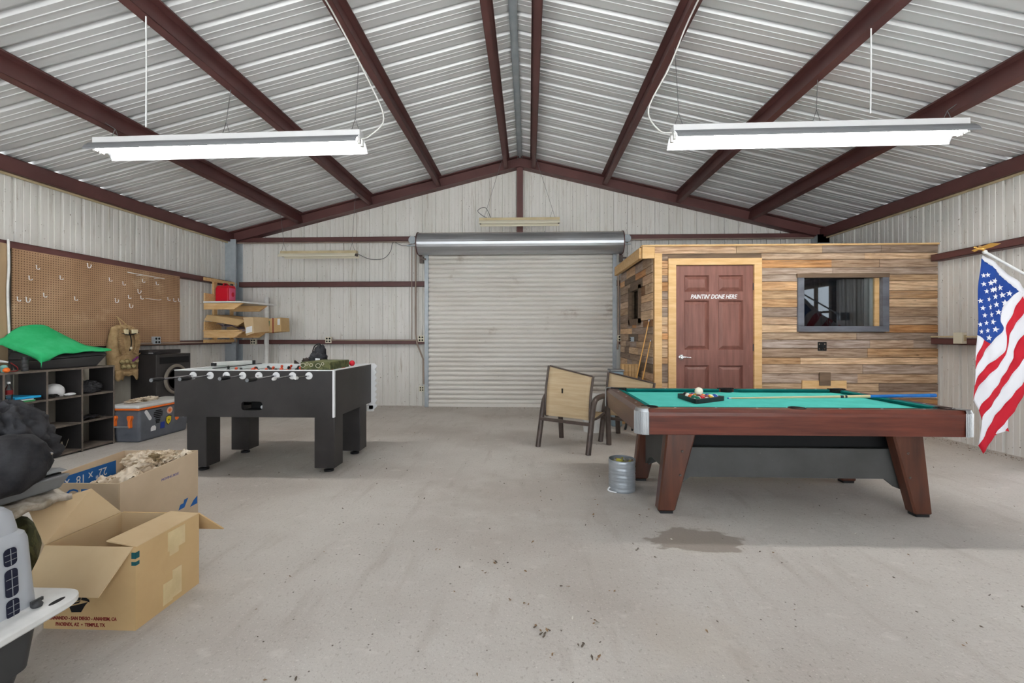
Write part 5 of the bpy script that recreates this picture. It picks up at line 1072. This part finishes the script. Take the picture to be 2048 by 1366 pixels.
m = MB(); m.hexa([(-3.15, 1.72, .686), (-2.50, 1.72, .686), (-2.48, 2.26, .686), (-3.13, 2.26, .686), (-3.15, 1.72, .692), (-2.50, 1.72, .692), (-2.48, 2.26, .692), (-3.13, 2.26, .692)]); m.build('gap_shade', M_vblack, gcase)  # solid black slab, coloured as the shade under the ajar lid
m = MB(); m.hexa([(-3.17, 1.70, .693), (-2.49, 1.70, .70), (-2.46, 2.28, .70), (-3.14, 2.28, .693), (-3.15, 1.72, .708), (-2.51, 1.72, .716), (-2.48, 2.26, .716), (-3.12, 2.26, .708)]); m.build('lid', M_greypl, gcase, bevel=.005)
jk = thing('black_jacket', 'black cloth jacket heaped on the grey case', 'jacket', (-2.75, 1.98, .72))
m = MB(); m.sphere((-2.72, 1.90, .82), (.22, .20, .135), 110, amp=.06, fr=1.6, seed=41, flat=.719, fold=.10, ff=2.0); m.build('body', M_blackfab, jk, smooth=80)
m = MB(); m.sphere((-2.64, 2.12, .915), (.19, .16, .165), 110, amp=.10, fr=2.0, seed=46, fold=.16, ff=2.2); m.build('hood', M_blackfab, jk, smooth=80)
m = MB(); m.sphere((-2.43, 1.97, .81), (.13, .17, .145), 80, amp=.05, fr=1.5, seed=52, fold=.05, ff=1.5); m.build('hanging_panel', M_blackfab, jk, smooth=80)
m = MB(); pts = curvy([(-2.66, 2.18, .99), (-2.57, 2.20, .93), (-2.515, 2.20, .86), (-2.515, 2.22, .785)], 6); m.tube(pts, [.065+.010*math.sin(i*1.7) for i in range(len(pts))], 16); m.build('sleeve', M_blackfab, jk, smooth=70)
for k in range(3):
    m = MB(); m.tube(curvy([(-2.76+.05*k, 1.98+.06*k, 1.02-.02*k), (-2.64+.03*k, 2.00+.05*k, 1.03-.035*k), (-2.54+.02*k, 2.05+.03*k, .97-.04*k), (-2.48+.01*k, 2.07+.02*k, .87-.03*k)], 6), [.018, .02, .022, .024, .025, .025, .025, .024, .024, .023, .022, .022, .02, .02, .02, .018, .016, .014, .01], 8); m.build('fold', M_blackfab, jk, smooth=70)
m = MB(); m.sphere((-2.335, 2.08, .84), .008, 8); m.build('snap', M_chrome, jk)
# pet carrier
cr = thing('pet_carrier', 'grey plastic pet carrier with slotted side and charcoal base at the bottom left', 'pet carrier', (-2.1, 1.25, 0))
cx0, cx1, cy0, cy1 = -2.36, -1.845, .86, 1.625
def ring(i, z, r, n=6):
    return [(x, y, z) for x, y in rrect(cx0+i, cy0+i, cx1-i, cy1-i, r, n)]
def loft(nm, rings, mt, cap0=False, cap1=False, bev=0):
    m = MB(); n = len(rings[0]); vs = [p for r_ in rings for p in r_]; fs = [(k*n+i, k*n+(i+1) % n, (k+1)*n+(i+1) % n, (k+1)*n+i) for k in range(len(rings)-1) for i in range(n)]
    if cap0: fs.append(tuple(range(n-1, -1, -1)))
    if cap1: fs.append(tuple(range((len(rings)-1)*n, len(rings)*n)))
    m.add(vs, fs); return m.build(nm, mt, cr, smooth=35)
loft('base', [ring(.075, .0, .05), ring(.05, .10, .05), ring(.035, .17, .05), ring(.02, .18, .05), ring(.0, .375, .05)], M_crated, cap0=True)
loft('flange', [ring(-.0, .372, .05), ring(-.082, .372, .09), ring(-.09, .38, .09), ring(-.09, .398, .09), ring(-.08, .405, .09), ring(-.02, .402, .06), ring(.004, .412, .05)], M_whitepl)
sh_ = loft('upper_shell', [ring(.004, .405, .05), ring(.010, .50, .05), ring(.018, .66, .05), ring(.024, .685, .05), ring(.04, .70, .05)], M_crate)
loft('roof', [ring(.036, .695, .05), ring(.038, .715, .05), ring(.046, .765, .05), ring(.06, .785, .05), ring(.09, .79, .04)], M_crate, cap1=True)
lo_, hi_ = .405, .66
def shellx(z): return cx1-.004-.014*(z-.405)/.255
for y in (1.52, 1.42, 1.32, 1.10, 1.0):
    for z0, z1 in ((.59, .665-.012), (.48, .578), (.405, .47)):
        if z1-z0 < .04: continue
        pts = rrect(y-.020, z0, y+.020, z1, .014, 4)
        m = MB(); m.slab([Vector((shellx(zz)+.0025, yy, zz)) for yy, zz in pts], .002); v_ = m.build('vent_shade', mat('navy_shadow', (22, 24, 44), rough=.9), sh_)  # dark plate on the closed shell, painted as the shade inside an opening
        m = MB(); m.tube([(shellx(z0)+.005, y, z0+.003), (shellx(z1)+.005, y, z1-.003)], .0012, 5)
        for t_ in (.33, .66): zz = z0+(z1-z0)*t_; m.tube([(shellx(zz)+.005, y-.018, zz), (shellx(zz)+.005, y+.018, zz)], .0012, 5)
        m.build('wire_grid', M_greypl, v_)
for y, x in ((1.585, cx1+.01), (1.36, cx1+.02), (1.08, cx1+.02)):
    m = MB(); m.lathe([(.016, 0), (.018, .008), (.010, .022), (0, .024)], (x, y, .405), 14); m.box((x-.004, y-.02, .42), (x+.004, y+.02, .432)); m.build('wing_bolt', M_crated, cr, smooth=50)
m = MB(); m.lathe([(.018, 0), (.018, .0012), (0, .0012)], n=16, X=Matrix.Translation((cx1+.05, 1.62, .4045)) @ Matrix.Diagonal((.6, 1.6, 1, 1))); m.build('hole_shade', M_vblack, cr)  # flat black disc painted on for the dark inside a flange opening

# ------------------------------------------------------------------ corner by the cabin
m = MB(); rr = random.Random(5)
for k in range(5):
    x = 1.50+k*.052; o_ = MB(); h = .975-.02*rr.random(); o_.box((x, 7.18, 0), (x+.048, 7.30, h)); o = o_.build('wood_offcut', M_woodn, bevel=.004)
    tag(o, ['leftmost', 'second from the left', 'middle', 'second from the right', 'rightmost'][k]+' of five upright pine offcuts standing by the cabin side wall', 'wood offcut', 'pine offcuts beside the cabin')
tb = thing('storage_tote', 'blue-grey plastic tote standing beside the pine offcuts', 'tote', (1.42, 7.1, 0))
m = MB(); m.hexa([(1.30, 6.95, 0), (1.46, 6.95, 0), (1.46, 7.15, 0), (1.30, 7.15, 0), (1.28, 6.93, .86), (1.48, 6.93, .86), (1.48, 7.17, .86), (1.28, 7.17, .86)]); m.build('body', mat('blue_grey_plastic', (140, 160, 172), rough=.5), tb, bevel=.02, seg=3)
m = MB(); m.box((1.27, 6.92, .86), (1.49, 7.18, .89)); m.build('lid', M_greypl, tb, bevel=.01)

# ------------------------------------------------------------------ flag
FYL = 4.8
fg = thing('flagpole', 'white flagpole with golden eagle finial reaching out from the right wall', 'flagpole', (5.60, 4.8, 1.76))
def f2w(cx, cy, y=FYL):   # the cloth is laid out on a flat sketch, then hung in its own upright plane
    return Vector((4.0140+.0018266*cx, y, 2.6206-.0019043*cy))
tipw = f2w(408, 172); dirp = (f2w(623, 293)-tipw); basew = tipw+dirp*((5.62-tipw.x)/dirp.x)
m = MB(); m.tube([tipw, basew], .013, 12); m.build('pole', M_white, fg, smooth=60)
m = MB(); m.lathe([(.03, 0), (.03, .05), (.02, .055), (.02, .10)], n=16, X=Matrix.Translation(basew) @ (Vector((-1, 0, .55)).to_track_quat('Z', 'Y').to_matrix().to_4x4())); m.box((5.59, FYL-.05, basew.z-.09), (5.75, FYL+.05, basew.z+.05)); m.build('wall_bracket', M_galv, fg)
m = MB(); m.sphere(tipw+Vector((.0, 0, .0)), .022, 14); m.build('ball', M_white, fg, smooth=180)
m = MB(); e0 = tipw+Vector((-.03, 0, .035))
m.sphere(e0+Vector((-.01, 0, .0)), (.05, .018, .018), 14); m.sphere(e0+Vector((-.065, 0, .012)), (.018, .012, .012), 10)
for s_ in (-1, 1):
    m.slab([e0+Vector((-.03, s_*.01, .01)), e0+Vector((.03, s_*.06, .045)), e0+Vector((.10, s_*.09, .035)), e0+Vector((.06, s_*.04, .005)), e0+Vector((.02, s_*.01, -.005))], .008)
m.slab([e0+Vector((-.03, -.004, -.01)), e0+Vector((-.075, 0, -.035)), e0+Vector((-.10, .0, -.02)), e0+Vector((-.06, 0, 0))], .012); m.tube([e0, tipw], .01, 8); m.build('eagle_finial', M_gold, fg, smooth=40)
K = {
 'L': [(405, 205), (396, 270), (388, 340), (384, 420), (379, 500), (375, 570), (371, 628)],
 'C': [(600, 388), (560, 418), (530, 455), (512, 500), (502, 550), (513, 600), (452, 676)],
}
curves = [
 [(371, 628), (369, 665), (366, 700), (364, 735), (363, 765)],                              # left silhouette below the canton (white sliver)
 [(418, 655), (395, 690), (378, 722), (368, 745), (364, 768)],                              # top of red A
 [(600, 388), (545, 432), (512, 490), (502, 550), (513, 600), (452, 676), (405, 745), (362, 815)],
 [(650, 400), (600, 450), (560, 520), (527, 590), (535, 650), (520, 720), (440, 790), (375, 870), (360, 905)],
 [(705, 432), (640, 505), (590, 570), (555, 620), (548, 690), (500, 780), (430, 860), (370, 940), (358, 985)],
 [(755, 462), (680, 560), (620, 640), (582, 705), (576, 765), (530, 840), (470, 920), (400, 1010), (385, 1040)],
 [(805, 492), (720, 620), (640, 740), (605, 790), (570, 845), (520, 920), (460, 1000), (405, 1070), (397, 1095)],
 [(860, 525), (770, 680), (670, 830), (623, 890), (580, 940), (530, 1010), (460, 1095), (410, 1180), (378, 1235)],
 [(915, 560), (830, 740), (710, 860), (640, 945), (590, 1020), (545, 1085), (490, 1160), (440, 1240), (405, 1280)],
]
def res(pts, n):
    P = [Vector((a, b, 0)) for a, b in pts]; Q = curvy(P, 8) if len(P) > 2 else P
    d = [0]
    for a, b in zip(Q, Q[1:]): d.append(d[-1]+(b-a).length)
    out = []; j = 0
    for i in range(n+1):
        t = d[-1]*i/n
        while j < len(d)-2 and d[j+1] < t: j += 1
        k_ = (t-d[j])/max(1e-9, d[j+1]-d[j]); out.append(Q[j].lerp(Q[j+1], k_))
    return out
def cloth_y(p):   # folds of the hanging cloth
    return FYL+.016+.011*math.sin(p.x*.045+p.y*.010)+.005*math.sin(p.x*.10-p.y*.014)
m = MB(); N_ = 40; rs = [res(c, N_) for c in curves]; matid = [0, 1, 0, 1, 0, 1, 0, 1]   # 0 white 1 red 2 blue
matid = [0, 1, 0, 1, 0, 1, 0, 1]
def strip(a, b, mi, sub=4):
    vs = []; fs = []; n = len(a)
    for i in range(n):
        for k in range(sub+1):
            p = a[i].lerp(b[i], k/sub); q = f2w(p.x, p.y); q.y = cloth_y(p); vs.append(q)
    for i in range(n-1):
        for k in range(sub): fs.append((i*(sub+1)+k, (i+1)*(sub+1)+k, (i+1)*(sub+1)+k+1, i*(sub+1)+k+1))
    m.add(vs, fs, mi)
strip(rs[0], rs[1], 0)
strip(rs[1], res(curves[2][5:], N_), 1)
strip(rs[2], rs[3], 0)
for i in range(3, 8): strip(rs[i], rs[i+1], (1 if i % 2 else 0))
L_ = res(K['L'], N_); C_ = res(K['C'], N_); strip(L_, C_, 2, 12)
# white heading along the pole
hd0 = res([(412, 186), (510, 262), (623, 358), (930, 640)], N_); hd1 = res([(405, 207), (500, 297), (600, 390), (915, 680)], N_); strip(hd0, hd1, 0, 2)
fl = m.build('american_flag', [M_flagw, M_flagr, M_flagb], solid=.0025, smooth=70); tag(fl, 'American flag with stars and stripes hanging from the white pole', 'flag')
m = MB()
stars = [(410, 300), (432, 298), (465, 332), (409, 348), (445, 342), (470, 377), (507, 367), (420, 388), (455, 380), (518, 408), (547, 400), (475, 417), (393, 440), (432, 432), (483, 460), (528, 450), (402, 480), (445, 474), (494, 502), (411, 520), (457, 516), (468, 555), (422, 562), (384, 570), (480, 597), (433, 603), (390, 609), (443, 643)]
for i, (a, b) in enumerate(stars):
    r = 18 if (a > 440) else 15
    pts = []
    for k in range(10):
        t = PI/2+PI*k/5+.15*math.sin(i*2.3); q = r*(1 if k % 2 == 0 else .42); pts.append(Vector((a+q*math.cos(t)*.92, b-q*math.sin(t), 0)))
    vs = []
    for p in [Vector((a, b, 0))]+pts: w_ = f2w(p.x, p.y); w_.y = cloth_y(p)-.004; vs.append(w_)
    m.add(vs, [(0, k+1, (k+1) % 10+1) for k in range(10)])
m.build('stars', M_flagw, fl)
m = MB(); bk_ = [(500, 1120), (560, 1050), (590, 1020), (585, 1160), (570, 1165), (520, 1180), (475, 1195)]
m.slab([f2w(a, b, FYL+.09) for a, b in bk_[::-1]], .003); m.slab([f2w(a, b, FYL+.085) for a, b in [(500, 1155), (520, 1185), (478, 1195)]], .004, 1); m.slab([f2w(a, b, FYL+.085) for a, b in [(583, 1145), (590, 1165), (570, 1160)]], .004, 1)
m.build('folded_corner', [M_flagw, M_flagr], fl)

# ------------------------------------------------------------------ litter on the floor
rnd = random.Random(11); m = MB()
def leafbit(x, y, s_, mi):
    e = Euler((rnd.uniform(-.5, .5), rnd.uniform(-.5, .5), rnd.uniform(0, 6))).to_matrix().to_4x4()
    m.add([Vector(v)*s_ for v in ((-1, 0, .2), (-.3, -.45, 0), (.5, -.35, .25), (1, 0, .1), (.5, .4, 0), (-.3, .45, .3))], [(0, 1, 2, 3, 4, 5)], mi, Matrix.Translation((x, y, s_*.4+.001)) @ e)
for x, y in [(-.26, 2.64), (.03, 3.04), (.48, 2.46), (-.02, 2.33), (1.0, 4.31), (.1, 1.97), (.33, 2.2), (-.1, 2.36), (-.2, 2.75), (.2, 2.5), (.25, 2.02), (.3, 1.95), (-.6, 2.9), (.72, 2.95), (.5, 3.5), (.05, 2.15), (.08, 2.10), (.11, 2.13), (.9, 3.5)]:
    for k in range(3): leafbit(x+rnd.gauss(0, .012), y+rnd.gauss(0, .012), rnd.uniform(.007, .014), rnd.choice([0, 0, 1]))
for k in range(900):
    x = rnd.uniform(-3.5, 5.3); y = rnd.uniform(1.2, 8.3)
    if (y > 6.3 and x > 1.1) or (x < -1.6 and y < 3.7): continue
    leafbit(x, y, rnd.uniform(.004, .0115), rnd.choice([0, 1, 1, 2]))
for k in range(500):
    y = rnd.uniform(5.2, 6.4) if k % 3 == 0 else 0; 
    if y: leafbit(5.68-abs(rnd.gauss(0, .12)), y, rnd.uniform(.004, .012), rnd.choice([0, 1]))
    else: leafbit(rnd.uniform(-4.4, 1.8), 8.72-abs(rnd.gauss(0, .08)), rnd.uniform(.004, .012), rnd.choice([0, 1]))
o = m.build('leaf_litter', [M_leaf, mat('dark_debris', (94, 84, 74), rough=.9), mat('pale_debris', (206, 200, 190), rough=.9)]); tag(o, 'scattered dry leaf bits and grit on the concrete floor', 'leaf litter', kind='stuff')
